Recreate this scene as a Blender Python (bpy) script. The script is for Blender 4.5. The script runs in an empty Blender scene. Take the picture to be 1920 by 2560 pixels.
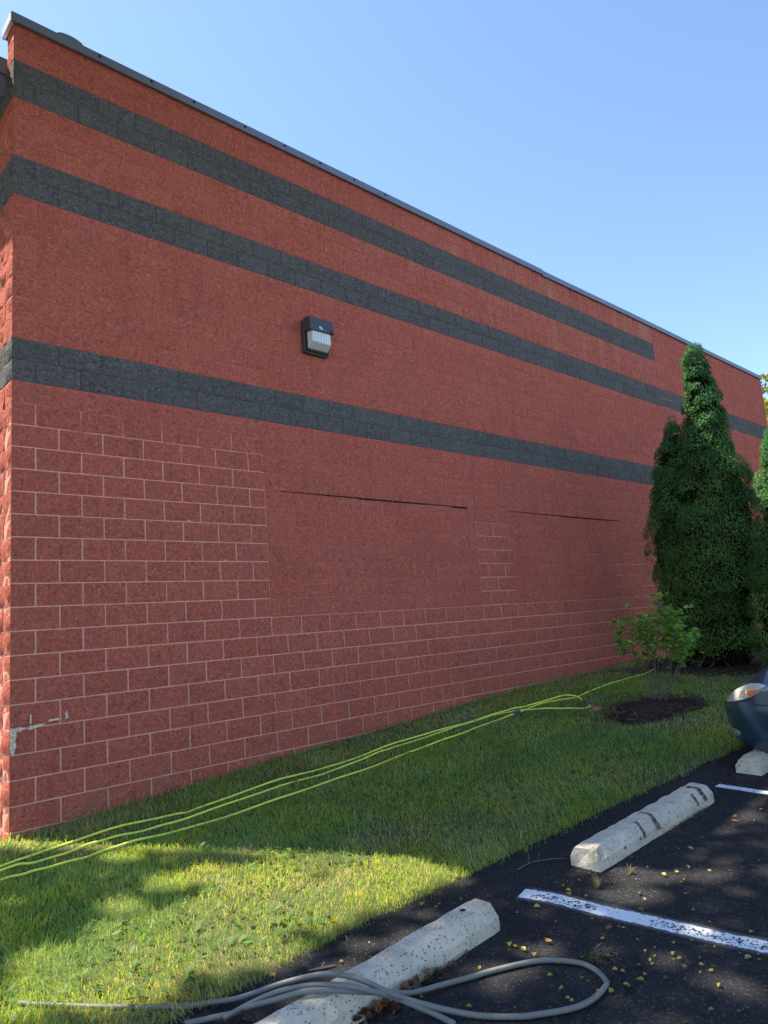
import bpy, bmesh, math, random
import numpy as np
from mathutils import Vector, Matrix

rnd = random.Random(7)
rng = np.random.default_rng(11)
SC = bpy.context.scene
COL = SC.collection

# ------------------------------------------------------------------ camera
U = 0.2032                                   # half a block / one course, metres
CAM = np.array([-1.88766, -6.66431, 1.45236])
YAW, PITCH, ROLL, FPX = 0.761508, 0.159669, -0.0777992, 1796.66
cyw, syw = math.cos(YAW), math.sin(YAW)
FWD = np.array([syw*math.cos(PITCH), cyw*math.cos(PITCH), math.sin(PITCH)])
_r0 = np.array([cyw, -syw, 0.0]); _u0 = np.cross(_r0, FWD)
RGT = math.cos(ROLL)*_r0 + math.sin(ROLL)*_u0
UPV = -math.sin(ROLL)*_r0 + math.cos(ROLL)*_u0
cam_d = bpy.data.cameras.new('camera')
cam_d.sensor_fit = 'VERTICAL'; cam_d.sensor_height = 36.0; cam_d.lens = 36.0*FPX/2560
cam_d.clip_end = 2000; cam_d.clip_start = 0.05
cam = bpy.data.objects.new('camera', cam_d); COL.objects.link(cam)
M = Matrix(((RGT[0], UPV[0], -FWD[0], CAM[0]), (RGT[1], UPV[1], -FWD[1], CAM[1]),
            (RGT[2], UPV[2], -FWD[2], CAM[2]), (0, 0, 0, 1)))
cam.matrix_world = M
SC.camera = cam

# ------------------------------------------------------------------ sky, sun, exposure
SUN_EL, SUN_AZ = math.radians(57), math.radians(-27)      # azimuth clockwise from +Y
SUNV = np.array([math.sin(SUN_AZ)*math.cos(SUN_EL), math.cos(SUN_AZ)*math.cos(SUN_EL), math.sin(SUN_EL)])
w = bpy.data.worlds.new('World'); SC.world = w; w.use_nodes = True
wt = w.node_tree; bgn = wt.nodes['Background']
sky = wt.nodes.new('ShaderNodeTexSky'); sky.sky_type = 'NISHITA'; sky.sun_disc = False
sky.sun_elevation = SUN_EL; sky.sun_rotation = SUN_AZ % (2*math.pi)
sky.altitude = 1200; sky.air_density = 1.0; sky.dust_density = 0.5; sky.ozone_density = 2.6
wt.links.new(sky.outputs[0], bgn.inputs[0]); bgn.inputs[1].default_value = 0.15
sl = bpy.data.lights.new('sun', 'SUN'); sl.energy = 5.0; sl.angle = math.radians(0.53); sl.color = (1.0, 0.90, 0.74)
so = bpy.data.objects.new('sun', sl); COL.objects.link(so)
so.rotation_euler = Vector(-SUNV).to_track_quat('-Z', 'Y').to_euler()
so.location = (-6, 12, 25)
SC.view_settings.view_transform = 'Standard'; SC.view_settings.look = 'None'
SC.view_settings.gamma = 1.0; SC.view_settings.use_curve_mapping = False
SC.view_settings.exposure = 1.18

# ------------------------------------------------------------------ terrain
_tx = [-8, -4, 0, 2.165, 3.8, 6, 7.5, 9.2, 9.9, 13, 20, 60, 400]
_tz = [-.5, -.26, -.02, .128, .215, .352, .417, .458, .47, .51, .56, .7, 1.5]
_gx = np.linspace(-8, 40, 961); _gz = np.interp(_gx, _tx, _tz)
_k = np.hanning(41); _k /= _k.sum()
_gz = np.convolve(np.pad(_gz, 20, mode='reflect', reflect_type='odd'), _k, 'valid')
def gz(X, Y):
    X = np.asarray(X, float); Y = np.clip(np.asarray(Y, float), -40, 0)
    return np.interp(X, _gx, _gz) + np.where(Y > -3.7, .045*Y, -.1665 + .02*(Y + 3.7))
_ex = [-60, -6, -1, -.3, .09, .94, 2.04, 3.35, 5.12, 9, 60]
_ey = [-3.2, -3.3, -3.37, -3.39, -3.42, -3.44, -3.57, -3.66, -3.83, -4.1, -4.3]
def edge_y(X): return np.interp(X, _ex, _ey)

def vnoise(x, y, f, seed=0):
    """smooth 2D value noise, numpy"""
    x = np.asarray(x, float)*f + 100.3*seed; y = np.asarray(y, float)*f + 57.1*seed
    xi = np.floor(x).astype(int); yi = np.floor(y).astype(int); fx = x-xi; fy = y-yi
    def h(a, b):
        v = np.sin(a*127.1 + b*311.7 + seed*74.7)*43758.5453
        return v - np.floor(v)
    fx = fx*fx*(3-2*fx); fy = fy*fy*(3-2*fy)
    return (h(xi, yi)*(1-fx) + h(xi+1, yi)*fx)*(1-fy) + (h(xi, yi+1)*(1-fx) + h(xi+1, yi+1)*fx)*fy
def fbm(x, y, f, seed=0):
    return (vnoise(x, y, f, seed)*.55 + vnoise(x, y, f*2.1, seed+1)*.3 + vnoise(x, y, f*4.3, seed+2)*.15)

# ------------------------------------------------------------------ object helpers
def mesh_np(name, V, F, mats=(), smooth=False, col=None, mi=None):
    """V (n,3); F list of faces or (m,k) array"""
    me = bpy.data.meshes.new(name)
    V = np.asarray(V, np.float32)
    if isinstance(F, np.ndarray):
        m, k = F.shape
        me.vertices.add(len(V)); me.vertices.foreach_set('co', V.ravel())
        me.loops.add(m*k); me.loops.foreach_set('vertex_index', F.astype(np.int32).ravel())
        me.polygons.add(m); me.polygons.foreach_set('loop_start', np.arange(0, m*k, k, dtype=np.int32))
        me.update(calc_edges=True)
    else:
        me.from_pydata([tuple(map(float, v)) for v in V], [], [tuple(map(int, f)) for f in F]); me.update()
    for m in mats: me.materials.append(m)
    if smooth: me.polygons.foreach_set('use_smooth', np.ones(len(me.polygons), bool))
    if mi is not None: me.polygons.foreach_set('material_index', np.asarray(mi, np.int32))
    if col is not None:
        a = me.color_attributes.new('tint', 'FLOAT_COLOR', 'POINT')
        c = np.ones((len(V), 4), np.float32); c[:, :col.shape[1]] = col
        a.data.foreach_set('color', c.ravel())
    return me
def link(name, me, parent=None, loc=None):
    o = bpy.data.objects.new(name, me); COL.objects.link(o)
    if parent is not None: o.parent = parent
    if loc is not None: o.location = loc
    return o
def tag(o, label=None, cat=None, group=None, kind=None):
    if label: o['label'] = label
    if cat: o['category'] = cat
    if group: o['group'] = group
    if kind: o['kind'] = kind
    return o
def empty(name, label, cat, loc=(0, 0, 0), rotz=0, group=None):
    o = link(name, None); o.location = loc; o.rotation_euler = (0, 0, rotz); o.empty_display_size = .2
    return tag(o, label, cat, group)
class MB:
    def __init__(s): s.v, s.f, s.m = [], [], []
    def add(s, v, f, m=0):
        b = len(s.v); s.v += [tuple(map(float, p)) for p in v]; s.f += [tuple(i+b for i in q) for q in f]; s.m += [m]*len(f)
    def box(s, a, b, m=0):
        (x0, y0, z0), (x1, y1, z1) = a, b
        s.add([(x0, y0, z0), (x1, y0, z0), (x1, y1, z0), (x0, y1, z0), (x0, y0, z1), (x1, y0, z1), (x1, y1, z1), (x0, y1, z1)],
              [(0, 3, 2, 1), (4, 5, 6, 7), (0, 1, 5, 4), (1, 2, 6, 5), (2, 3, 7, 6), (3, 0, 4, 7)], m)
    def tube(s, P, r, n=8, m=0, caps=True):
        P = [Vector(p) for p in P]; rs = r if hasattr(r, '__len__') else [r]*len(P)
        rings = []; up = Vector((0, 0, 1)); T0 = (P[1]-P[0]).normalized()
        a = T0.orthogonal().normalized()
        for i, p in enumerate(P):
            T = (P[min(i+1, len(P)-1)] - P[max(i-1, 0)]).normalized()
            a = (a - T*a.dot(T)).normalized(); b = T.cross(a)
            rings.append([p + (a*math.cos(2*math.pi*k/n) + b*math.sin(2*math.pi*k/n))*rs[i] for k in range(n)])
        v = [q for R in rings for q in R]; f = []
        for i in range(len(P)-1):
            for k in range(n):
                f.append((i*n+k, i*n+(k+1) % n, (i+1)*n+(k+1) % n, (i+1)*n+k))
        if caps: f.append(tuple(range(n-1, -1, -1))); f.append(tuple((len(P)-1)*n+k for k in range(n)))
        s.add(v, f, m)
    def mesh(s, name, mats, smooth=False):
        return mesh_np(name, s.v, s.f, mats, smooth, mi=s.m)
    def build(s, name, mats, parent=None, smooth=False, bevel=0):
        me = s.mesh(name, mats if isinstance(mats, (list, tuple)) else [mats], smooth)
        o = link(name, me, parent)
        if bevel:
            bm = bmesh.new(); bm.from_mesh(me)
            bmesh.ops.bevel(bm, geom=bm.edges[:], offset=bevel, segments=2, affect='EDGES', profile=.6)
            bm.to_mesh(me); bm.free()
        return o
def smooth_path(P, n=8):
    """Catmull-Rom through P"""
    P = [np.array(p, float) for p in P]; out = []
    Q = [2*P[0]-P[1]] + P + [2*P[-1]-P[-2]]
    for i in range(1, len(Q)-2):
        a, b, c, d = Q[i-1:i+3]
        for k in range(n):
            t = k/n
            out.append(.5*((2*b) + (-a+c)*t + (2*a-5*b+4*c-d)*t*t + (-a+3*b-3*c+d)*t**3))
    out.append(P[-1]); return out

# ------------------------------------------------------------------ materials
class NT:
    def __init__(s, name):
        s.mat = bpy.data.materials.new(name); s.mat.use_nodes = True
        s.t = s.mat.node_tree; s.bsdf = s.t.nodes['Principled BSDF']; s.out = s.t.nodes['Material Output']
    def n(s, typ, **kw):
        nd = s.t.nodes.new(typ)
        for k, v in kw.items(): setattr(nd, k, v)
        return nd
    def l(s, a, b): s.t.links.new(a, b)
    def noise(s, vec, scale, detail=4, rough=.55, lac=2.0):
        nd = s.n('ShaderNodeTexNoise'); nd.inputs['Scale'].default_value = scale
        nd.inputs['Detail'].default_value = detail; nd.inputs['Roughness'].default_value = rough
        if vec is not None: s.l(vec, nd.inputs['Vector'])
        return nd.outputs['Fac']
    def voro(s, vec, scale, out='Color', feature='F1'):
        nd = s.n('ShaderNodeTexVoronoi', feature=feature); nd.inputs['Scale'].default_value = scale
        s.l(vec, nd.inputs['Vector']); return nd.outputs[out]
    def ramp(s, fac, a, b, lo=(0, 0, 0, 1), hi=(1, 1, 1, 1)):
        nd = s.n('ShaderNodeValToRGB'); e = nd.color_ramp.elements
        e[0].position = a; e[1].position = b; e[0].color = lo; e[1].color = hi
        s.l(fac, nd.inputs[0]); return nd.outputs[0]
    def mr(s, fac, a, b, c=0., d=1.):
        nd = s.n('ShaderNodeMapRange'); s.l(fac, nd.inputs[0])
        for i, v in enumerate((a, b, c, d)): nd.inputs[i+1].default_value = v
        return nd.outputs[0]
    def math(s, op, a, b=None):
        nd = s.n('ShaderNodeMath', operation=op)
        for i, x in enumerate((a, b)):
            if x is None: continue
            if isinstance(x, (int, float)): nd.inputs[i].default_value = x
            else: s.l(x, nd.inputs[i])
        return nd.outputs[0]
    def mix(s, fac, a, b, mode='MIX'):
        nd = s.n('ShaderNodeMix', data_type='RGBA', blend_type=mode)
        for i, x in ((0, fac), (6, a), (7, b)):
            if isinstance(x, (int, float)): nd.inputs[i].default_value = x
            elif isinstance(x, tuple): nd.inputs[i].default_value = x if len(x) == 4 else x + (1,)
            else: s.l(x, nd.inputs[i])
        return nd.outputs[2]
    def pos(s): return s.n('ShaderNodeNewGeometry').outputs['Position']
    def bump(s, h, strength, dist):
        nd = s.n('ShaderNodeBump'); nd.inputs['Strength'].default_value = strength; nd.inputs['Distance'].default_value = dist
        s.l(h, nd.inputs['Height']); s.l(nd.outputs[0], s.bsdf.inputs['Normal'])
    def base(s, c):
        if isinstance(c, tuple): s.bsdf.inputs['Base Color'].default_value = c if len(c) == 4 else c + (1,)
        else: s.l(c, s.bsdf.inputs['Base Color'])
    def set(s, rough=None, metal=None, spec=None, coat=None):
        if rough is not None: s.bsdf.inputs['Roughness'].default_value = rough
        if metal is not None: s.bsdf.inputs['Metallic'].default_value = metal
        if spec is not None: s.bsdf.inputs['Specular IOR Level'].default_value = spec
        if coat is not None: s.bsdf.inputs['Coat Weight'].default_value = coat; s.bsdf.inputs['Coat Roughness'].default_value = .06
        return s
def simple(name, c, rough=.6, metal=0, spec=.4, nscale=None, namp=.25, bump=0):
    m = NT(name).set(rough, metal, spec)
    if nscale:
        p = m.pos(); f = m.noise(p, nscale, 5)
        m.base(m.mix(f, tuple(x*(1-namp) for x in c), tuple(min(1, x*(1+namp)) for x in c)))
        if bump: m.bump(f, .6, bump)
    else: m.base(c)
    return m.mat

def block_material(name, c1, c2, dark, fleck, fleck_amt):
    m = NT(name).set(.93, 0, .18)
    p = m.pos()
    vn = m.n('ShaderNodeVectorMath', operation='ADD'); m.l(p, vn.inputs[0]); vn.inputs[1].default_value = (0, 0, 0)
    # per block tone from the block's own cell index
    sx = m.n('ShaderNodeSeparateXYZ'); m.l(p, sx.inputs[0])
    row = m.math('FLOOR', m.math('DIVIDE', m.math('ADD', sx.outputs[2], 0.8*U), U))
    par = m.math('MODULO', m.math('ADD', row, 100.0), 2.0)
    cx = m.math('FLOOR', m.math('ADD', m.math('DIVIDE', m.math('ADD', sx.outputs[0], sx.outputs[1]), 2*U), m.math('MULTIPLY', m.math('SUBTRACT', 1.0, par), .5)))
    cv = m.n('ShaderNodeCombineXYZ'); m.l(row, cv.inputs[0]); m.l(cx, cv.inputs[1])
    wn = m.n('ShaderNodeTexWhiteNoise', noise_dimensions='3D'); m.l(cv.outputs[0], wn.inputs[0])
    big = m.noise(p, 1.1, 3); mid = m.noise(p, 9, 4, .6); fine = m.noise(p, 62, 4, .75); grain = m.noise(p, 30, 5, .75); vfine = m.noise(p, 120, 2, .6)
    t = m.math('ADD', m.math('MULTIPLY', mid, .68), m.math('MULTIPLY', wn.outputs[0], .32))
    coarse = m.noise(p, 15, 6, .8)
    c = m.mix(m.mr(t, .2, .8), c1, c2)
    c = m.mix(m.mr(big, .35, .7, 0, .35), c, tuple(x*.8 + .02 for x in c2))
    # relief shading painted in: pits of the split face darker, raised grains paler
    c = m.mix(m.mr(grain, .34, .47, .60, 0), c, dark)
    c = m.mix(m.mr(fine, .36, .48, .5, 0), c, dark)
    c = m.mix(m.mr(coarse, .33, .47, .55, 0), c, dark)
    c = m.mix(m.mr(coarse, .53, .66, 0, .45), c, tuple(min(1, x*1.35+.05) for x in c2))
    c = m.mix(m.mr(grain, .52, .66, 0, .40), c, tuple(min(1, x*1.3+.05) for x in c2))
    c = m.mix(m.mr(vfine, .52, .68, 0, .40), c, tuple(min(1, x*1.45+.05) for x in c2))
    for sc_, th in ((44, fleck_amt), (78, fleck_amt - .02)):
        vor = m.n('ShaderNodeTexVoronoi'); vor.inputs['Scale'].default_value = sc_; m.l(p, vor.inputs['Vector'])
        vs = m.n('ShaderNodeSeparateColor'); m.l(vor.outputs['Color'], vs.inputs[0])
        fl = m.math('MULTIPLY', m.mr(vs.outputs[0], th, th+.01), m.mr(vor.outputs['Distance'], .30, .18))
        c = m.mix(m.math('MULTIPLY', fl, m.mr(vs.outputs[1], 0, 1, .08, .62)), c, fleck)
    # grey scuffed patches where the colour has worn thin
    scuff = m.math('MULTIPLY', m.mr(m.noise(p, 2.3, 4, .6), .60, .72), m.mr(m.noise(p, 14, 3), .4, .6))
    c = m.mix(m.math('MULTIPLY', scuff, .35), c, (.24, .19, .19))
    if dark[0] > .1:
        st = m.n('ShaderNodeVectorMath', operation='MULTIPLY'); m.l(p, st.inputs[0]); st.inputs[1].default_value = (1.6, 1.6, .32)
        strk = m.math('MULTIPLY', m.mr(m.noise(st.outputs[0], 1.9, 5, .65), .50, .66), m.math('MULTIPLY', m.mr(sx.outputs[2], 5.6, 6.6), m.math('MULTIPLY', m.mr(sx.outputs[0], 4, 8), m.mr(sx.outputs[0], 13.2, 12.8))))
        c = m.mix(m.math('MULTIPLY', strk, .38), c, (.80, .46, .34))
        spl = m.math('MULTIPLY', m.mr(m.noise(p, 2.6, 5, .65), .52, .66), m.mr(m.math('SUBTRACT', sx.outputs[2], m.math('MULTIPLY', sx.outputs[0], .055)), .42, .06))
        c = m.mix(m.math('MULTIPLY', spl, .45), c, (.42, .24, .10))
        run = m.math('MULTIPLY', m.mr(m.noise(st.outputs[0], 3.2, 4, .6), .56, .70), .28)
        c = m.mix(run, c, (.30, .085, .075))
    m.base(c)
    h = m.math('ADD', m.math('ADD', m.math('MULTIPLY', grain, 1.0), m.math('MULTIPLY', fine, .5)), m.math('MULTIPLY', coarse, 1.4))
    m.bump(h, 1.0, .022)
    return m.mat
M_RED = block_material('split_face_red', (.62, .140, .088), (.80, .198, .130), (.33, .066, .045), (.86, .70, .60), .93)
M_CHAR = block_material('split_face_charcoal', (.128, .116, .106), (.200, .182, .166), (.050, .046, .044), (.72, .70, .67), .90)

def mortar_material():
    m = NT('mortar').set(.95, 0, .15); p = m.pos()
    at = m.n('ShaderNodeVertexColor', layer_name='tint')
    sp = m.n('ShaderNodeSeparateColor'); m.l(at.outputs[0], sp.inputs[0])
    paint = m.mix(sp.outputs[1], (.58, .145, .096), (.105, .098, .093))
    bare = m.mix(m.noise(p, 30, 3), (.72, .33, .22), (.82, .45, .33))
    f = m.math('ADD', sp.outputs[0], m.mr(m.noise(p, 3, 5, .65), .3, .7, -.38, .38))
    m.base(m.mix(m.mr(f, .35, .65), paint, bare)); m.bump(m.noise(p, 120, 3), .5, .003)
    return m.mat
M_MORT = mortar_material()
M_COPE = simple('coping_metal', (.20, .21, .24), .42, .35, .5, 1.5, .10)
M_COPED = simple('coping_shadow_line', (.05, .05, .06), .6)
M_SCREW = simple('screw_head', (.05, .05, .06), .5, .6)
M_LINTEL_SHADOW = simple('lintel_shadow_dark', (.018, .014, .016), .8, .2, .2, 20, .4)
def flake_mat():
    m = NT('bare_white_patch').set(.95, 0, .1); p = m.pos()
    m.base(m.mix(m.noise(p, 30, 4), (.70, .56, .43), (.92, .80, .64))); m.l(m.mr(m.noise(p, 70, 5, .75), .42, .50), m.bsdf.inputs['Alpha']); return m.mat
M_FLAKE = flake_mat()
M_ROOF = simple('roof_membrane', (.30, .30, .30), .9)
M_WALLP = simple('painted_wall', (.26, .06, .05), .9, 0, .2, 6, .2)

def grass_material():
    m = NT('grass_blades'); t = m.t
    at = m.n('ShaderNodeVertexColor', layer_name='tint')
    d = m.n('ShaderNodeBsdfDiffuse'); tr = m.n('ShaderNodeBsdfTranslucent'); g = m.n('ShaderNodeBsdfGlossy')
    g.inputs['Roughness'].default_value = .45; g.inputs['Color'].default_value = (.9, .95, .9, 1)
    m.l(at.outputs[0], d.inputs[0])
    m.l(m.mix(1.0, at.outputs[0], (1.9, 1.6, .45), 'MULTIPLY'), tr.inputs[0])
    a = m.n('ShaderNodeMixShader'); a.inputs[0].default_value = .52; m.l(d.outputs[0], a.inputs[1]); m.l(tr.outputs[0], a.inputs[2])
    b = m.n('ShaderNodeMixShader'); b.inputs[0].default_value = .035; m.l(a.outputs[0], b.inputs[1]); m.l(g.outputs[0], b.inputs[2])
    m.l(b.outputs[0], m.out.inputs[0]); return m.mat
M_GRASS = grass_material()
def leaf_material(name, trans=.4, gloss=.05, warm=(1.3, 1.2, .6)):
    m = NT(name)
    at = m.n('ShaderNodeVertexColor', layer_name='tint')
    d = m.n('ShaderNodeBsdfDiffuse'); tr = m.n('ShaderNodeBsdfTranslucent'); g = m.n('ShaderNodeBsdfGlossy')
    g.inputs['Roughness'].default_value = .4
    m.l(at.outputs[0], d.inputs[0]); m.l(m.mix(1.0, at.outputs[0], warm, 'MULTIPLY'), tr.inputs[0])
    a = m.n('ShaderNodeMixShader'); a.inputs[0].default_value = trans; m.l(d.outputs[0], a.inputs[1]); m.l(tr.outputs[0], a.inputs[2])
    b = m.n('ShaderNodeMixShader'); b.inputs[0].default_value = gloss; m.l(a.outputs[0], b.inputs[1]); m.l(g.outputs[0], b.inputs[2])
    m.l(b.outputs[0], m.out.inputs[0]); return m.mat
M_LEAF = leaf_material('leaf', .48)
M_CONIFER = leaf_material('conifer_spray', .25, .0, (1.2, 1.3, .6))

def lawn_soil():
    m = NT('lawn_soil').set(.95, 0, .1); p = m.pos()
    f = m.noise(p, 3, 5); f2 = m.noise(p, 40, 4, .7)
    c = m.mix(m.mr(f, .35, .65), (.075, .095, .032), (.12, .115, .055))
    c = m.mix(m.mr(f2, .45, .7), c, (.10, .088, .05)); m.base(c); m.bump(f2, .8, .02); return m.mat
M_SOIL = lawn_soil()
def asphalt():
    m = NT('asphalt').set(.8, 0, .22); p = m.pos()
    big = m.noise(p, .9, 4); mid = m.noise(p, 6, 5, .6); fine = m.noise(p, 160, 3, .7)
    c = m.mix(m.mr(big, .3, .7), (.0145, .0148, .0168), (.022, .022, .0245))
    c = m.mix(m.mr(mid, .5, .75, 0, .5), c, (.030, .028, .027))
    vor = m.n('ShaderNodeTexVoronoi'); vor.inputs['Scale'].default_value = 130; m.l(p, vor.inputs['Vector'])
    vs = m.n('ShaderNodeSeparateColor'); m.l(vor.outputs['Color'], vs.inputs[0])
    c = m.mix(m.mr(vs.outputs[0], .86, 1.0, 0, .8), c, (.10, .095, .09))
    c = m.mix(m.mr(fine, .55, .75, 0, .4), c, (.042, .040, .039))
    # hairline cracks
    cr_ = m.n('ShaderNodeTexVoronoi', feature='DISTANCE_TO_EDGE'); cr_.inputs['Scale'].default_value = .8
    wv = m.n('ShaderNodeVectorMath', operation='ADD'); nz = m.n('ShaderNodeTexNoise'); nz.inputs['Scale'].default_value = 3; nz.inputs['Detail'].default_value = 6
    m.l(p, nz.inputs['Vector']); m.l(p, wv.inputs[0]); m.l(nz.outputs['Color'], wv.inputs[1]); m.l(wv.outputs[0], cr_.inputs['Vector'])
    crk = m.math('MULTIPLY', m.mr(cr_.outputs['Distance'], .008, .002), m.mr(big, .5, .62))
    c = m.mix(crk, c, (.006, .006, .006))
    m.base(c)
    h = m.math('ADD', m.math('MULTIPLY', fine, 1.0), m.math('MULTIPLY', vs.outputs[1], .35))
    m.bump(h, .55, .006); m.l(m.mr(mid, .3, .7, 0.72, .9), m.bsdf.inputs['Roughness']); return m.mat
M_ASPH = asphalt()
def paint_line():
    m = NT('road_paint').set(.8, 0, .3); p = m.pos()
    at = m.n('ShaderNodeVertexColor', layer_name='tint')       # r: distance from the stripe's centre, g: wear along it
    sp = m.n('ShaderNodeSeparateColor'); m.l(at.outputs[0], sp.inputs[0])
    body = m.mr(m.math('ADD', sp.outputs[0], m.mr(m.noise(p, 30, 4), .3, .7, -.10, .10)), .58, .66, 1, 0)
    spray = m.math('MULTIPLY', m.mr(sp.outputs[0], .60, 1.0, .40, 0), m.mr(m.noise(p, 300, 2), .42, .6))
    chip = m.noise(p, 55, 4, .62)
    hole = m.mr(m.math('ADD', chip, m.math('MULTIPLY', m.math('MULTIPLY', sp.outputs[1], m.mr(sp.outputs[0], .15, .6, 1, .35)), .20)), .66, .74, 0, .92)
    f = m.math('MULTIPLY', m.math('MAXIMUM', body, spray), m.math('SUBTRACT', 1.0, hole))
    m.base(m.mix(m.noise(p, 60, 3), (.70, .71, .72), (.84, .85, .86))); m.l(f, m.bsdf.inputs['Alpha']); m.bump(f, .3, .004); return m.mat
M_LINE = paint_line()
def concrete():
    m = NT('wheel_stop_concrete').set(.92, 0, .25); p = m.pos()
    big = m.noise(p, 5, 5, .6); fine = m.noise(p, 70, 4, .7)
    c = m.mix(m.mr(big, .3, .7), (.54, .455, .335), (.73, .635, .49))
    c = m.mix(m.mr(fine, .5, .75, 0, .6), c, (.74, .68, .58)); c = m.mix(m.mr(m.noise(p, 26, 5, .75), .54, .70, 0, .55), c, (.29, .25, .20))
    vor = m.n('ShaderNodeTexVoronoi'); vor.inputs['Scale'].default_value = 48; m.l(p, vor.inputs['Vector'])
    vs = m.n('ShaderNodeSeparateColor'); m.l(vor.outputs['Color'], vs.inputs[0])
    peb = m.math('MULTIPLY', m.math('MULTIPLY', m.mr(vs.outputs[0], .74, .76), m.mr(vor.outputs['Distance'], .40, .26)), m.mr(vs.outputs[2], 0, 1, .15, .85))
    c = m.mix(peb, c, m.mix(vs.outputs[1], (.12, .115, .125), (.38, .32, .27)))
    vor2 = m.n('ShaderNodeTexVoronoi'); vor2.inputs['Scale'].default_value = 90; m.l(p, vor2.inputs['Vector'])
    vs2 = m.n('ShaderNodeSeparateColor'); m.l(vor2.outputs['Color'], vs2.inputs[0])
    pit = m.math('MULTIPLY', m.mr(vs2.outputs[2], .84, .86), m.mr(vor2.outputs['Distance'], .36, .26))
    c = m.mix(pit, c, (.05, .048, .045))
    rust = m.math('MULTIPLY', m.mr(m.noise(p, 3.5, 4), .62, .72), m.mr(m.noise(p, 22, 3), .5, .6))
    c = m.mix(m.math('MULTIPLY', rust, .7), c, (.16, .085, .04))
    m.base(c); m.bump(m.math('SUBTRACT', m.math('ADD', fine, m.math('MULTIPLY', big, .8)), m.math('MULTIPLY', pit, 1.2)), .8, .008); return m.mat
M_CONC = concrete()
def rust_mat():
    m = NT('rust_streak').set(.95, 0, .1); p = m.pos()
    m.base(m.mix(m.noise(p, 45, 4), (.050, .032, .024), (.15, .085, .05))); m.l(m.mr(m.noise(p, 60, 5, .75), .36, .56), m.bsdf.inputs['Alpha']); return m.mat
M_RUST = rust_mat()
M_HOSE = simple('green_hose_rubber', (.88, .98, .12), .5, 0, .4, 9, .14)
M_HOSEG = simple('grey_hose_rubber', (.185, .178, .160), .55, 0, .4, 40, .18)
M_CUFF = simple('blue_grey_cuff', (.085, .10, .16), .5)
M_BARK = simple('bark', (.07, .055, .045), .95, 0, .1, 30, .4, .01)
M_TWIG = simple('twig_wood', (.17, .14, .12), .95, 0, .1, 60, .3)
M_MULCH = simple('mulch', (.060, .042, .033), .98, 0, .1, 35, .6, .02)
M_STONE = simple('reddish_stone', (.34, .14, .09), .95, 0, .1, 25, .4, .01)

# ------------------------------------------------------------------ the setting: ground, lawn, parking lot
def grid_sheet(name, xs, yfun, mat, zoff, parent=None):
    V = []; ny = None
    for x in xs:
        ys = yfun(x); ny = len(ys)
        for y in ys: V.append((x, y, float(gz(x, y)) + (zoff(x, y) if callable(zoff) else zoff)))
    F = [(i*ny+j, (i+1)*ny+j, (i+1)*ny+j+1, i*ny+j+1) for i in range(len(xs)-1) for j in range(ny-1)]
    o = link(name, mesh_np(name, V, F, [mat], True), parent); return tag(o, kind='structure')
XS = np.concatenate([np.linspace(-60, -8, 14), np.arange(-7.5, 14, .25), np.linspace(15, 60, 12)])
grid_sheet('lawn', XS, lambda x: np.concatenate([edge_y(x) + .06*vnoise(x, 0, 5, 3) + np.array([-.03, 0, .03, .1]), np.linspace(float(edge_y(x))+.3, 0, 14), np.array([2, 6, 12, 25, 60])]), M_SOIL,
           lambda x, y: -.03 if y < float(edge_y(x)) - .001 + .06*float(vnoise(x, 0, 5, 3)) - .02 else .012)
grid_sheet('parking_lot', XS, lambda x: np.concatenate([np.array([-60, -40, -25, -15, -10]), np.linspace(-8, float(edge_y(x))+.25, 16)]), M_ASPH, 0.0)
M_BOUNCE = simple('bounce_concrete', (.46, .435, .385), .9, 0, .2, 2.0, .12)
grid_sheet('bounce_pavement', np.array([-60, -30, -15, -5, 0, 5, 15, 30, 60.]), lambda x: np.array([-24, -20, -15, -9.2]), M_BOUNCE, .004)  # unseen pale pavement, added to bounce sunlight onto the shaded wall
far = np.array([-700, -300, -120, -60, -30, -8, 0, 10, 20, 40, 60, 120, 300, 700.])
grid_sheet('ground', far, lambda x: np.array([-700, -300, -120, -60, -30, -3.7, 0, 20, 60, 150, 300, 700.]), M_SOIL, -.25)

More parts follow.
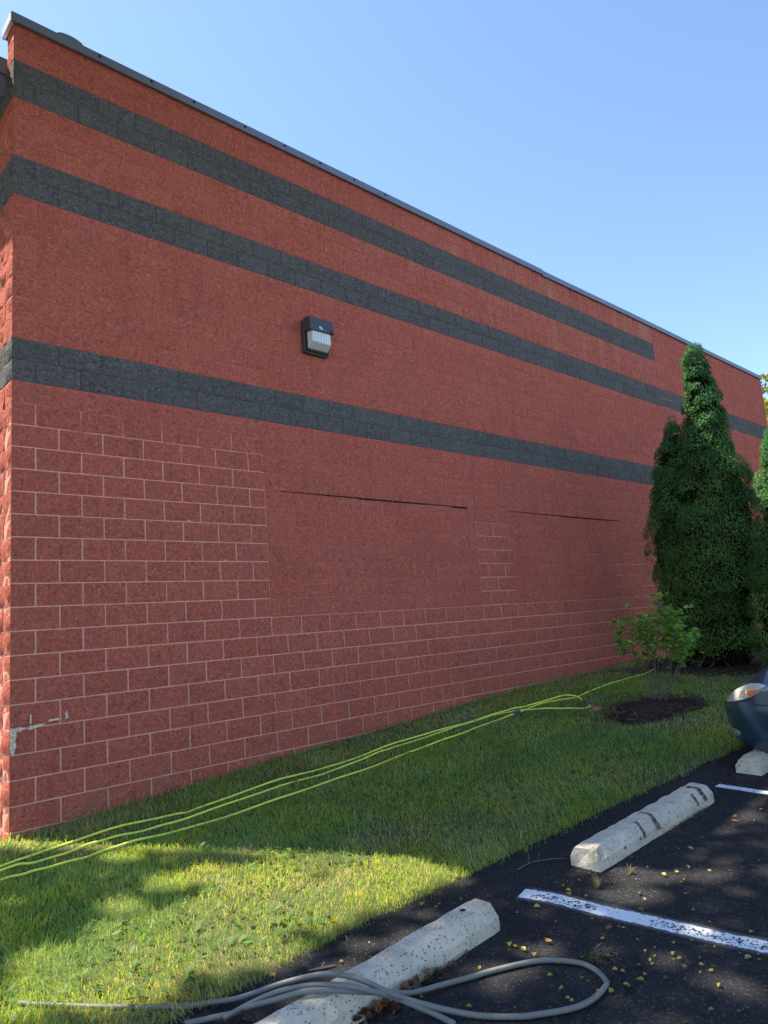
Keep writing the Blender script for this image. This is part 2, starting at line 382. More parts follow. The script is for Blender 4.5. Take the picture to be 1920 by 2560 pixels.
# ------------------------------------------------------------------ the building
bld = empty('building', 'red split face block building with charcoal bands and a grey metal coping', 'building')
N0 = 19.2                                                     # course line at z = 0
def zn(n): return (N0 - n)*U
NX, NZ = 6, 3
def block_grid(w, h, seed, corner=False):
    """split-face block: rough front in the x-z plane facing -y, rim going back"""
    r = np.random.default_rng(seed); jt = .0062
    x0 = 0.0 if corner else jt+.0022; x1 = w-jt-.0022; z0 = jt; z1 = h-jt
    nx = max(2, int(round(NX*w/(2*U))))
    V = []; F = []
    xs = np.linspace(x0, x1, nx+1); zs = np.linspace(z0, z1, NZ+1)
    tilt = r.normal(0, .004, 2)
    for j, z in enumerate(zs):
        for i, x in enumerate(xs):
            b = i in (0, nx) or j in (0, NZ)
            y = -.001 + r.normal(0, .0016) if b else float(np.clip(-.0035 + r.normal(0, .0042) + tilt[0]*(i/nx-.5) + tilt[1]*(j/NZ-.5), -.0095, .0005))
            if corner and i == 0: y = 0.0
            dx = 0 if i in (0, nx) else r.uniform(-.008, .008); dz = 0 if j in (0, NZ) else r.uniform(-.008, .008)
            V.append((x+dx, y, z+dz))
    W = nx+1
    for j in range(NZ):
        for i in range(nx): F.append((j*W+i, j*W+i+1, (j+1)*W+i+1, (j+1)*W+i))
    ring = [i for i in range(W)] + [j*W+nx for j in range(1, NZ+1)] + [NZ*W+i for i in range(nx-1, -1, -1)] + [j*W for j in range(NZ-1, 0, -1)]
    b = len(V); k = len(ring)
    for i in ring: V.append(V[i])                              # own edge vertices: the arris stays crisp
    for i in ring: V.append((V[i][0], .02, V[i][2]))
    for i in range(k): F.append((b+i, b+k+i, b+k+(i+1) % k, b+(i+1) % k))
    nf = nx*NZ
    return np.array(V), F, nf
FULL = [block_grid(2*U, U, s) for s in range(14)]; HALF = [block_grid(U, U, 50+s) for s in range(6)]
CFULL = [block_grid(2*U, U, 80+s, True) for s in range(5)]; CHALF = [block_grid(U, U, 90+s, True) for s in range(5)]
_bm = {}
def block_mesh(kind, idx, mat):
    key = (kind, idx, mat.name)
    if key not in _bm:
        V, F, nf = {'F': FULL, 'H': HALF, 'CF': CFULL, 'CH': CHALF}[kind][idx]
        me = mesh_np('masonry_block', V, F, [mat]); sm = np.zeros(len(me.polygons), bool); sm[:nf] = True
        me.polygons.foreach_set('use_smooth', sm); _bm[key] = me
    return _bm[key]
def proj(P):
    d = np.asarray(P, float) - CAM; z = d @ FWD
    return 960 + FPX*(d @ RGT)/z, 1280 - FPX*(d @ UPV)/z, z
def is_char(k, s):
    if k in (-2, -1): return True
    if k in (-11, -10): return True
    return k in (-16, -15) and s < 64
SMAX = 96
cells = []                                                    # (x, z, width in U, kind, mat, area)
for k in range(-18, 20):
    s = 0
    while s < SMAX:
        odd = k % 2
        if s == 0: wd = 1 if odd else 2
        else: wd = 2
        if s + wd > SMAX: wd = SMAX - s
        spl = [(s, wd)]
        if s < 13 < s+wd and 3 <= k <= 10: spl = [(s, 1), (13, 1)]      # the blocked-up opening's straight joint
        if s < 64 < s+wd and k < 0: spl = [(s, 1), (64, 1)]
        for (a, wd_) in spl:
            kind = ('CF' if wd_ == 2 else 'CH') if a == 0 else ('F' if wd_ == 2 else 'H')
            mat = M_CHAR if is_char(k, a) else M_RED
            X0, X1, Z0, Z1 = a*U, (a+wd_)*U, zn(k+1), zn(k)
            q = [proj((x, 0, z)) for x, z in ((X0, Z0), (X1, Z0), (X1, Z1), (X0, Z1))]
            ar = 0
            for i in range(4): ar += q[i][0]*q[(i+1) % 4][1] - q[(i+1) % 4][0]*q[i][1]
            vis = all(0 < p[0] < 1920 and 0 < p[1] < 2560 for p in q) and Z1 > float(gz(.5*(X0+X1), 0)) + .06
            cells.append((X0, Z0, wd_, kind, mat, abs(ar) if vis else 0))
        s += wd
order = sorted(range(len(cells)), key=lambda i: -cells[i][5]); TOP = set(order[:300])
FV = {id(M_RED): [[], [], 0], id(M_CHAR): [[], [], 0]}
fieldV, fieldF, fieldM, fieldS = [], [], [], []; nb = 0
def put_field(V, F, nf, mi):
    global nb
    fieldV.append(V); fieldF.extend([tuple(i+nb for i in f) for f in F]); fieldM.extend([mi]*len(F)); fieldS.extend([True]*nf + [False]*(len(F)-nf)); nb += len(V)
for i, (X0, Z0, wd_, kind, mat, ar) in enumerate(cells):
    lst = {'F': FULL, 'H': HALF, 'CF': CFULL, 'CH': CHALF}[kind]; idx = rnd.randrange(len(lst)); off = rnd.uniform(-.0035, .0005)
    if kind[0] == 'C': off = 0
    if i in TOP:
        o = link('masonry_block', block_mesh(kind, idx, mat), bld, (X0, off, Z0))
    else:
        V, F, nf = lst[idx]; put_field(V + np.array([X0, off, Z0]), F, nf, 1 if mat is M_CHAR else 0)
# the wall round the corner, facing -X (runs away from the camera)
for k in range(-18, 20):
    s = 0; lim = 1.16 if k < -15 else 40
    while s < lim:
        odd = k % 2
        wd = (2 if odd else 1) if s == 0 else 2
        if lim < 2: wd = 1
        lst = {('C', 2): CFULL, ('C', 1): CHALF, ('N', 2): FULL, ('N', 1): HALF}[('C' if s == 0 else 'N', wd)]
        V, F, nf = lst[rnd.randrange(len(lst))]
        V = V.copy(); Vr = np.stack([V[:, 1], V[:, 0] + s*U, V[:, 2] + zn(k+1)], 1)
        Vr[:, 0] = np.where((Vr[:, 0] < .015) & (np.abs(Vr[:, 1]) > .002), Vr[:, 0]*3.6 + .004, Vr[:, 0])
        put_field(Vr, [tuple(reversed(f)) for f in F], nf, 1 if is_char(k, 0) else 0)
        s += wd
        if lim < 2: break
me = mesh_np('block_field', np.concatenate(fieldV), fieldF, [M_RED, M_CHAR], mi=fieldM)
me.polygons.foreach_set('use_smooth', np.array(fieldS, bool))
tag(link('block_field', me, bld), kind='stuff')
# mortar: a recessed sheet behind the joints, painted over in places and bare in others
def bare(s, n):
    b = 0.0
    if n >= 11: b = .95
    if s < 13 and n > .9: b = max(b, min(1., .36 + (n-.9)/4.2))
    if 31 < s < 34.8 and 4.9 < n < 11: b = .9 if (s < 34 or int(n*2) % 3) else .4
    if s > 50 and 6 < n < 11: b = .50
    if n < .9: b = .06
    if 64 < s < 67.4 and -11 <= n <= -9: b = 1.0
    if s > 64 and n < 3: b = max(b, .34)
    return b
V, F, Cc = [], [], []
def mortar_cell(quad, s, n, ch):
    b = len(V); dq = -.0013 if bare(s, n) < .2 else 0.0
    quad = [(x+dq, y, z) if y > .01 and x < .01 else (x, y+dq, z) for x, y, z in quad]; V.extend(quad); F.append((b, b+1, b+2, b+3)); Cc.extend([(bare(s, n), 1. if ch else 0., 0)]*4)
for hn in range(-36, 40):                                     # half-course strips
    n = hn/2 + .25; k = math.floor(n)
    for s in range(SMAX):
        nn = n
        ch = is_char(k, s) or (is_char(k-1, s) and n-k < .06)
        mortar_cell([(s*U, -.0005+.0042, zn(hn/2+.5)), ((s+1)*U, -.0005+.0042, zn(hn/2+.5)), ((s+1)*U, -.0005+.0042, zn(hn/2)), (s*U, -.0005+.0042, zn(hn/2))], s+.5, n, ch)
    for s in range(40 if k >= -15 else 1):
        mortar_cell([(-.0005+.0042, (s+1)*U, zn(hn/2+.5)), (-.0005+.0042, s*U, zn(hn/2+.5)), (-.0005+.0042, s*U, zn(hn/2)), (-.0005+.0042, (s+1)*U, zn(hn/2))], 3, n, is_char(k, 0))
link('mortar_joints', mesh_np('mortar_joints', V, F, [M_MORT], col=np.array(Cc, np.float32)), bld)
# the rest of the building's body
zt = zn(-17.9); b = MB()
b.box((.03, .03, -1.2), (SMAX*U-.002, .2, zt-.01), 0)
b.box((.03, .2, -1.2), (.2, 16, zn(-15)), 0); b.box((.2, 15.8, -1.2), (SMAX*U, 16, zn(-15)), 0); b.box((SMAX*U-.2, .2, -1.2), (SMAX*U, 15.8, zn(-15)), 0)
b.build('wall', M_WALLP, bld)
b = MB(); b.box((.2, .2, zn(-14)), (SMAX*U-.2, 15.8, zn(-15)+.02)); b.build('roof', M_ROOF, bld)
# coping: panels butted end to end, each with its screws
zc0, zc1 = zn(-17.9), zn(-18.42)
bounds = [-.035, 2.77, 5.82, 8.87, 11.92, 14.97, 18.02, SMAX*U+.03]
def coping_panel(x0, x1, drop=0):
    y0 = -.038; prof = [(y0-.008, zc0-.006), (y0, zc0+.012), (y0, zc1-.008), (y0+.008, zc1), (.262, zc1+.012), (.262, zc0), (.25, zc0), (.25, zc1-.005), (y0+.02, zc1-.02), (y0+.02, zc0-.006)]
    m = MB(); n = len(prof)
    m.add([(x0, y, z-drop) for y, z in prof] + [(x1, y, z) for y, z in prof], [(i, i+n, (i+1) % n+n, (i+1) % n) for i in range(n)] + [tuple(range(n)), tuple(range(2*n-1, n-1, -1))])
    return m.build('coping_panel', M_COPE, bld)
screw_me = None
def screw(x, z, parent):
    global screw_me
    if screw_me is None:
        m = MB(); m.tube([(0, 0, 0), (0, -.004, 0)], .017, 10); m.tube([(0, -.004, 0), (0, -.012, 0)], .010, 6); screw_me = m.mesh('screw', [M_SCREW])
    o = link('screw', screw_me, parent, (x, -.0382, z))
SCX = [.826, 1.398, 1.915, 2.601, 3.182, 3.76, 4.36, 4.95]
for i in range(len(bounds)-1):
    p = coping_panel(bounds[i]+.0015, bounds[i+1]-.0015, .018 if i == 3 else 0)
    for x in SCX:
        if bounds[i] < x < bounds[i+1]: screw(x, zc0+.066, p)
    if i == 0:                                                # the rounded bulge in the first panel's top edge
        m = MB(); n = 14
        ring = [(.525 + .13*math.cos(math.pi*j/n), .045*math.sin(math.pi*j/n)) for j in range(n+1)]
        m.add([(x, -.0375, zc1-.012+h) for x, h in ring] + [(x, .16, zc1-.012+h) for x, h in ring],
              [tuple(range(n+1)), tuple(range(2*n+1, n, -1))] + [(j+1, j, j+n+1, j+n+2) for j in range(n)])
        m.build('coping_bulge', M_COPE, p, False)
# coping end cap on the short return, metal paled to paint in sunlight
m = MB(); m.box((-.037, -.03, zc0), (-.004, .262, zc1-.004)); m.build('coping_end_cap', simple('coping_sunlit_metal', (.62, .62, .60), .4, .2), bld, bevel=.004)
m = MB(); m.box((8.84, -.047, zc0-.03), (8.99, -.035, zc0+.03)); m.build('coping_flap', M_COPE, bld, bevel=.003)
# eave box of the lower roof on the return wall
m = MB(); m.box((-.5, .265, 7.17), (.15, 8.2, 7.34)); m.box((-.5, .29, 6.93), (.02, 8.2, 7.168)); m.build('eave_fascia', simple('eave_metal', (.15, .16, .20), .5, .2), bld, bevel=.008)
# dark strips painting in the shadowed lintel gaps over the two blocked-up openings
def lintel_shadow(segs):
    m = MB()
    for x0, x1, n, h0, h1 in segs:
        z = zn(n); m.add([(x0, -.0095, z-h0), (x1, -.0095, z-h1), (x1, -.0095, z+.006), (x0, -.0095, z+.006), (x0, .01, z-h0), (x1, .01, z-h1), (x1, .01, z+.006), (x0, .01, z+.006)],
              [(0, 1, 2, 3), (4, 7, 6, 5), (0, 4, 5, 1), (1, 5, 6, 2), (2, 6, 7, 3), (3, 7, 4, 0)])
    return m.build('lintel_shadow_strip', M_LINTEL_SHADOW, bld)
lintel_shadow([(2.85, 3.5, 4, -.002, .003), (3.5, 3.58, 4, .006, .008), (3.58, 4.05, 4, .004, .006), (4.05, 4.12, 4, .014, .016), (4.12, 4.62, 4, .015, .013), (4.62, 4.66, 4, .005, .006), (4.66, 5.25, 4, .013, .009), (5.25, 5.8, 4, .005, .0), (5.8, 6.14, 4, .017, .019)])
lintel_shadow([(7.15, 7.95, 4, -.003, .003), (7.95, 8.7, 4, .004, .008), (8.7, 9.35, 4, .013, .016), (9.35, 9.9, 4, .016, .013), (9.9, 10.5, 4, .011, .001)])
# white bare patches near the foot of the corner
def flake(pts, y=-.0125):
    m = MB(); n = len(pts); m.add([(x, y, z) for x, z in pts] + [(x, .004, z) for x, z in pts], [tuple(range(n))] + [(i, i+n, (i+1) % n+n, (i+1) % n) for i in range(n)])
    return m.build('bare_patch', M_FLAKE, bld)
flake([(.004, .70), (.010, .655), (.022, .64), (.034, .665), (.036, .70), (.05, .715), (.044, .75), (.040, .78), (.052, .80), (.046, .83), (.07, .838), (.085, .832), (.09, .845), (.12, .85), (.11, .862), (.07, .870), (.03, .866), (.006, .870)])
flake([(.14, .84), (.17, .835), (.20, .85), (.23, .848), (.28, .87), (.24, .876), (.15, .868)])
flake([(.155, .885), (.165, .884), (.168, .94), (.160, .975), (.154, .93)]); flake([(.44, .89), (.47, .892), (.468, .93), (.45, .96), (.445, .93)]); flake([(.30, .884), (.40, .888), (.41, .90), (.36, .905), (.31, .90)])

# ------------------------------------------------------------------ wall lamp
lamp = empty('wall_lamp', 'dark rectangular wall pack lamp with ribbed glass mounted on the red wall', 'wall lamp', (3.47, -.012, 5.07))
M_HOUS = simple('lamp_housing', (.060, .056, .068), .4, 0, .5, 25, .15)
M_GASK = simple('lamp_gasket', (.012, .012, .014), .6)
def lens_mat():
    m = NT('lamp_glass').set(.28, 0, .6); p = m.pos()
    tcn = m.n('ShaderNodeTexCoord'); sx = m.n('ShaderNodeSeparateXYZ'); m.l(tcn.outputs['Object'], sx.inputs[0])
    rib = m.math('SINE', m.math('MULTIPLY', sx.outputs[0], 420.0)); rib2 = m.math('SINE', m.math('MULTIPLY', sx.outputs[2], 500.0))
    rb = m.mr(m.math('ADD', m.math('SINE', m.math('MULTIPLY', sx.outputs[0], 150.0)), m.math('MULTIPLY', m.noise(p, 40, 2), 2.0)), .2, 1.6)
    m.base(m.mix(rb, (.70, .74, .73), (.92, .95, .95))); m.bump(m.math('ADD', rib, m.math('MULTIPLY', rib2, .5)), .5, .003)
    m.bsdf.inputs['Transmission Weight'].default_value = .25; return m.mat
M_LENS = lens_mat()
LW = .185
m = MB(); m.box((-LW, -.055, -.22), (LW, .015, .20)); m.build('back_box', M_HOUS, lamp, bevel=.01)
m = MB(); m.box((-LW+.012, -.078, -.205), (LW-.012, -.054, .05)); m.build('gasket_frame', M_GASK, lamp, bevel=.006)
m = MB(); m.add([(-LW, -.05, .035), (LW, -.05, .035), (LW, -.05, .215), (-LW, -.05, .215), (-LW, -.185, .035), (LW, -.185, .035), (LW, -.175, .205), (-LW, -.175, .205)],
                [(0, 1, 2, 3), (4, 7, 6, 5), (0, 4, 5, 1), (1, 5, 6, 2), (2, 6, 7, 3), (3, 7, 4, 0)]); hood = m.build('hood', M_HOUS, lamp, bevel=.006)
m = MB(); xl = LW-.03
m.add([(-xl, -.076, -.175), (xl, -.076, -.175), (xl, -.076, .034), (-xl, -.076, .034), (-xl+.01, -.165, -.105), (xl-.01, -.165, -.105), (xl-.01, -.165, .034), (-xl+.01, -.165, .034)],
      [(0, 1, 2, 3), (4, 7, 6, 5), (0, 4, 5, 1), (1, 5, 6, 2), (2, 6, 7, 3), (3, 7, 4, 0)]); m.build('glass_lens', M_LENS, lamp, bevel=.008)
m = MB()                                                       # worn white print on the hood
for i, (dx, z0, z1) in enumerate([(-.03, .072, .092), (-.022, .066, .098), (-.014, .06, .101), (-.006, .062, .099), (.002, .058, .094), (.010, .056, .088), (.018, .060, .08)]):
    m.box((dx-.015, -.1865, z0), (dx-.0095, -.1835, z1))
m.box((.02, -.1865, .0605), (.045, -.1835, .0625))
m.build('printed_mark', simple('white_print', (.75, .76, .78), .6), hood)
m = MB(); m.box((.125, -.1895, .040), (LW-.004, -.182, .066)); m.build('latch', M_GASK, hood, bevel=.002)

# ------------------------------------------------------------------ wheel stops
def wheel_stop(P0, P1, label, seed, streaks=()):
    """P0, P1: the two ends of the bottom edge on the lot's side; body extends to +Y side"""
    P0, P1 = np.array(P0), np.array(P1); d = P1-P0; L = np.linalg.norm(d[:2]); ax = d/np.linalg.norm(d)
    lat = np.array([-ax[1], ax[0], 0]); 
    root = empty('wheel_stop', label, 'wheel stop', tuple(P0), 0, 'concrete wheel stops at the head of the parking bays')
    prof = [(0, 0), (.004, .062), (.045, .118), (.062, .127), (.155, .127), (.172, .118), (.208, .062), (.212, 0)]
    r = np.random.default_rng(seed); n = 26; V = []; F = []
    for i in range(n+1):
        t = i/n; e = min(t, 1-t)*L
        sh = .012 if i in (0, n) else 0
        for j, (a, h) in enumerate(prof):
            aa = a + r.normal(0, .0025); hh = h + (r.normal(0, .0022) if h > 0 else -.02)
            if i in (0, n): hh = hh*.94 if h > .1 else hh; aa = .106 + (aa-.106)*.96
            p = ax*(t*L + (r.normal(0, .004) if 0 < i < n else r.normal(0, .005))) + lat*aa + np.array([0, 0, hh]); V.append(p)
    m_ = len(prof)
    for i in range(n):
        for j in range(m_-1): F.append((i*m_+j, (i+1)*m_+j, (i+1)*m_+j+1, i*m_+j+1))
    F.append(tuple(range(m_))); F.append(tuple(n*m_+j for j in range(m_-1, -1, -1)))
    me = mesh_np('concrete_body', V, F, [M_CONC]); bm = bmesh.new(); bm.from_mesh(me); bmesh.ops.recalc_face_normals(bm, faces=bm.faces[:]); bm.to_mesh(me); bm.free()
    link('concrete_body', me, root)
    for (s, a0, a1, wd) in streaks:                            # rust weeping down the face
        pr = [(-.004, .045), (-.002, .063), (.040, .121), (.060, .1305), (.13, .1305)]
        k0 = a0; pts = pr[:k0]; V = []; F = []
        for q, (a, h) in enumerate(pts):
            wq = wd*(1.0 if q < 3 else .55)*r.uniform(.7, 1.2); cs = s + r.uniform(-.006, .006)
            V += [ax*(cs-wq/2) + lat*a + np.array([0, 0, h]), ax*(cs+wq/2) + lat*a + np.array([0, 0, h])]
        for q in range(len(pts)-1): F.append((2*q, 2*q+1, 2*q+3, 2*q+2))
        link('rust_streak', mesh_np('rust_streak', V, F, [M_RUST]), root)
    # cast-in anchor hole
    hp = ax*(L*.9) + lat*.11 + np.array([0, 0, .1275])
    m = MB(); m.tube([hp, hp+np.array([0, 0, .002])], .016, 10); m.build('anchor_hole', simple('hole_dark', (.02, .02, .02), .9), root)
    return root
def G(x, y, h=0): return (x, y, float(gz(x, y))+h)
wheel_stop(G(-.37, -4.05), G(1.17, -4.085), 'nearest concrete wheel stop with the grey hose lying across it', 3)
wheel_stop(G(2.03, -4.16), G(3.535, -4.215), 'concrete wheel stop with dark rust streaks between the two white lines', 4,
           [(.52, 4, 0, .035), (.70, 5, 0, .045), (1.25, 3, 0, .03), (1.37, 5, 0, .05), (.28, 2, 0, .02), (.46, 2, 0, .018)])
wheel_stop(G(4.30, -4.275), G(5.84, -4.33), 'concrete wheel stop under the front of the blue car', 5)

# ------------------------------------------------------------------ painted lines
def stripe(name, ctr, wid, wear, label):
    V, F, Cc = [], [], []
    P = smooth_path([(x, y, 0) for x, y in ctr], 10)
    for i, p in enumerate(P):
        t = P[min(i+1, len(P)-1)] - P[max(i-1, 0)]; t /= np.linalg.norm(t); nrm = np.array([-t[1], t[0], 0])
        for j in range(-4, 5):
            q = p + nrm*(j/4*wid); V.append((q[0], q[1], float(gz(q[0], q[1])) + .004)); Cc.append((abs(j)/4, wear(i/len(P)), 0))
    for i in range(len(P)-1):
        for j in range(8): F.append((i*9+j, i*9+j+1, (i+1)*9+j+1, (i+1)*9+j))
    o = link(name, mesh_np(name, V, F, [M_LINE], col=np.array(Cc, np.float32))); return tag(o, label, 'parking line', 'white parking bay lines')
stripe('parking_line', [(1.562, -3.927), (1.600, -4.118), (1.612, -4.374), (1.628, -4.564), (1.640, -4.70), (1.652, -4.854), (1.664, -5.013), (1.690, -5.193), (1.73, -5.6), (1.75, -6.2), (1.76, -7.5)], .085,
       lambda t: 1.0 if .03 < t < .2 else (.9 if t > .36 else .25), 'long chipped white parking line beyond the loop of grey hose')
stripe('parking_line', [(3.915, -4.075), (3.90, -4.25), (3.885, -4.43), (3.90, -4.62)], .06, lambda t: .5, 'short white parking line end between the second stop and the car')

# ------------------------------------------------------------------ hoses
HOSE_A = [(-0.232, -0.611, 0.03), (0.569, -0.585, 0.03), (1.081, -0.722, 0.03), (1.294, -0.761, 0.03), (2.146, -0.732, 0.03), (2.809, -0.788, 0.03), (3.692, -0.711, 0.03), (4.601, -0.758, 0.03), (5.41, -0.787, 0.03), (5.759, -0.887, 0.03), (5.889, -0.946, 0.04), (6.117, -1.025, 0.06), (6.255, -1.152, 0.1), (6.238, -1.273, 0.12), (6.265, -1.399, 0.11), (6.211, -1.517, 0.08), (6.141, -1.617, 0.05), (6.083, -1.666, 0.03)]
HOSE_D = [(6.083, -1.666, 0.03), (5.988, -1.556, 0.03), (5.836, -1.299, 0.03), (5.634, -0.973, 0.03), (5.334, -0.847, 0.03), (4.522, -0.827, 0.03), (3.589, -0.817, 0.03), (3.328, -0.851, 0.03), (2.69, -0.93, 0.03), (2.037, -0.888, 0.03), (1.202, -0.929, 0.03), (0.801, -0.865, 0.03), (0.488, -0.792, 0.03), (0.221, -0.776, 0.03), (-0.032, -0.756, 0.03), (-0.261, -0.716, 0.03)]
HOSE_C = [(-0.308, -0.891, 0.03), (-0.134, -0.955, 0.03), (0.109, -0.991, 0.03), (0.35, -1.02, 0.03), (0.614, -1.054, 0.03), (1.08, -1.15, 0.03), (1.813, -1.208, 0.03), (2.654, -1.203, 0.03), (3.574, -1.123, 0.03), (4.201, -1.108, 0.03), (4.982, -1.029, 0.03), (5.528, -1.026, 0.03)]
HOSE_E = [(5.528, -1.026, 0.03), (6.227, -1.009, 0.03), (6.645, -1.138, 0.03), (7.426, -1.042, 0.03), (8.306, -0.935, 0.03), (9.094, -0.922, 0.03), (9.953, -0.704, 0.03)]
G1 = [(-0.726, -2.647, 0.02), (-0.463, -3.032, 0.02), (-0.236, -3.327, 0.02), (-0.12, -3.423, 0.02), (-0.035, -3.535, 0.04), (0.076, -3.694, 0.1), (0.162, -3.86, 0.15), (0.208, -3.962, 0.16), (0.242, -4.064, 0.155), (0.317, -4.171, 0.1), (0.379, -4.206, 0.06), (0.465, -4.365, 0.03), (0.539, -4.484, 0.015), (0.62, -4.603, 0.015), (0.675, -4.656, 0.015), (0.787, -4.744, 0.015), (0.888, -4.778, 0.015), (1.005, -4.773, 0.015), (1.046, -4.742, 0.015), (1.084, -4.679, 0.015), (1.097, -4.594, 0.015), (1.055, -4.487, 0.015), (0.979, -4.399, 0.015), (0.804, -4.29, 0.015), (0.751, -4.265, 0.015), (0.601, -4.193, 0.02), (0.428, -4.156, 0.05), (0.269, -4.116, 0.11), (0.15, -4.04, 0.145), (0.059, -3.926, 0.15), (-0.026, -3.793, 0.11), (-0.093, -3.628, 0.05), (-0.106, -3.619, 0.04), (-0.268, -3.466, 0.015)]
G2 = [(-0.153, -3.594, 0.03), (-0.073, -3.662, 0.07), (-0.006, -3.765, 0.12), (0.077, -3.902, 0.155), (0.157, -4.033, 0.16), (0.223, -4.118, 0.14), (0.322, -4.164, 0.085), (0.375, -4.208, 0.05), (0.422, -4.307, 0.02), (0.426, -4.417, 0.015)]
LEAVES = [(2.591, -4.445), (2.298, -4.218), (2.559, -4.385), (2.802, -4.434), (3.484, -4.549), (3.265, -4.456), (3.188, -4.483), (3.255, -4.58), (1.85, -4.121), (1.958, -4.121), (1.75, -4.084), (1.705, -4.143), (1.667, -4.17), (1.703, -4.259), (1.959, -4.049), (1.871, -4.473), (1.826, -4.534), (2.045, -4.557), (2.23, -4.525), (2.117, -4.6), (2.161, -4.6), (2.323, -4.547), (2.21, -4.357), (2.03, -4.376), (2.157, -4.485), (2.335, -4.668), (2.6, -4.844), (2.489, -4.763), (1.845, -4.784), (1.708, -4.571), (1.714, -4.582), (1.993, -4.681), (1.373, -4.281), (1.496, -4.414), (1.204, -4.328), (1.185, -4.361), (1.185, -4.351), (1.054, -4.225), (1.063, -4.245), (1.058, -4.302), (1.054, -4.296), (1.044, -4.376), (1.455, -4.105), (1.346, -4.057), (1.491, -4.566), (1.349, -4.559), (1.432, -4.694), (1.452, -4.537), (1.496, -4.59), (1.557, -4.904), (1.49, -4.85), (1.559, -5.009), (1.767, -4.901), (1.771, -5.094), (1.695, -5.181), (1.556, -5.204), (1.601, -5.184), (1.563, -5.119), (1.544, -5.162), (1.402, -4.886), (1.377, -4.925), (1.361, -4.901), (1.431, -4.993), (1.383, -5.021), (1.358, -4.774), (1.404, -4.797), (1.338, -4.829), (1.301, -4.825), (1.275, -4.848), (1.238, -4.806), (1.325, -4.971), (1.359, -5.075), (1.325, -5.042), (1.149, -4.772), (1.178, -4.861), (1.13, -4.865), (1.201, -4.945), (1.276, -5.143), (1.067, -4.848), (1.065, -4.833), (1.111, -4.752), (1.143, -4.739), (1.008, -4.655), (1.001, -4.69), (0.944, -4.531), (0.887, -4.627), (1.054, -4.504), (1.054, -4.508), (1.09, -4.673), (1.212, -4.615), (1.231, -4.656), (1.153, -4.566), (1.006, -4.759), (0.962, -4.76), (0.991, -4.803), (0.843, -4.686), (0.838, -4.71), (0.664, -4.544), (0.727, -4.712), (0.786, -4.75), (1.095, -5.182), (1.144, -5.27), (1.133, -5.293), (0.877, -4.786), (1.049, -4.754), (1.314, -3.688), (1.161, -3.64), (1.134, -3.556), (1.194, -3.63), (0.679, -3.612), (0.855, -3.56), (0.477, -3.632), (0.587, -3.721), (0.194, -3.458), (0.884, -4.068), (0.898, -4.089), (0.662, -4.045), (0.712, -4.042), (0.814, -4.231), (1.061, -4.221), (1.061, -4.251), (0.664, -4.544), (0.556, -4.381), (0.49, -4.167), (0.723, -4.097)]
GAPS = [(0.1, -0.35, 0.18, -0.28, -0.04, -0.14), (0.4, -1.28, 0.11, -0.16, -0.05, -0.11), (0.07, -2.1, 0.09, -0.13, -0.05, -0.12), (0.39, -1.99, 0.1, -0.14, -0.06, -0.12), (0.67, -2.2, 0.17, -0.26, -0.08, -0.14), (1.02, -2.51, 0.14, -0.21, -0.08, -0.12), (1.27, -3.1, 0.18, -0.28, -0.15, -0.16), (1.52, -3.37, 0.11, -0.17, -0.11, -0.1), (0.74, -2.74, 0.23, -0.34, -0.14, -0.21), (1.0, -3.18, 0.16, -0.24, -0.14, -0.16), (0.36, -2.72, 0.24, -0.34, -0.13, -0.22), (-0.08, -2.49, 0.16, -0.21, -0.09, -0.2), (-0.38, -2.54, 0.22, -0.29, -0.08, -0.21), (-0.05, -2.86, 0.22, -0.3, -0.11, -0.23), (-0.42, -2.9, 0.25, -0.33, -0.07, -0.17), (0.3, -3.15, 0.16, -0.21, -0.11, -0.18), (0.64, -3.11, 0.16, -0.23, -0.11, -0.15), (-0.76, -2.75, 0.1, -0.13, -0.03, -0.1), (-0.53, -2.28, 0.08, -0.11, -0.03, -0.09), (0.84, -3.73, 0.06, -0.09, -0.06, -0.06), (0.45, -3.72, 0.07, -0.1, -0.06, -0.07), (1.87, -4.44, 0.09, -0.14, -0.1, -0.05), (2.12, -4.4, 0.1, -0.17, -0.11, -0.05), (2.29, -4.68, 0.06, -0.11, -0.08, -0.03), (3.36, -4.45, 0.06, -0.11, -0.14, -0.05), (1.09, -4.35, 0.06, -0.09, -0.05, -0.04), (0.87, -4.33, 0.07, -0.11, -0.05, -0.04), (1.19, -3.32, 0.08, -0.12, -0.05, -0.05), (0.68, -3.6, 0.07, -0.1, -0.04, -0.04), (1.37, -4.89, 0.05, -0.07, -0.05, -0.02), (1.32, -5.16, 0.06, -0.09, -0.07, -0.03), (1.06, -3.64, 0.05, -0.07, -0.04, -0.04), (0.15, -3.74, 0.08, -0.11, -0.04, -0.05), (0.76, -4.39, 0.05, -0.07, -0.03, -0.03)]
def ground_path(L, bias=0.0):
    return [(x, y, float(gz(x, y)) + h + bias) for x, y, h in L]
def hose(label, L, r, mat, cat='hose', group=None, wob=0):
    P = smooth_path(ground_path(L), 6)
    root = empty('garden_hose', label, cat, tuple(P[0]), 0, group)
    m = MB(); O = np.array(P[0])
    Q = []
    f = 1.0 if wob else 0.0
    for i, p in enumerate(P):                                  # lies slack: wanders a little and sinks between the blades
        low = p[2]-float(gz(p[0], p[1])) < .036
        Q.append(np.array(p)-O + f*np.array([0, .008*math.sin(i*.22+len(L)), (-.005 + .006*math.sin(i*.41) + .003*math.sin(i*1.1)) if low else 0]))
    m.tube(Q, r, 10); m.build('hose_tube', mat, root, True); return root, O
HOSE_A = [(-1.6, -1.1, .03), (-.9, -.74, .03)] + HOSE_A
HOSE_D = HOSE_D + [(-.9, -.86, .03), (-1.6, -1.2, .03)]
HOSE_C = [(-1.6, -1.34, .03), (-.9, -1.02, .03)] + HOSE_C
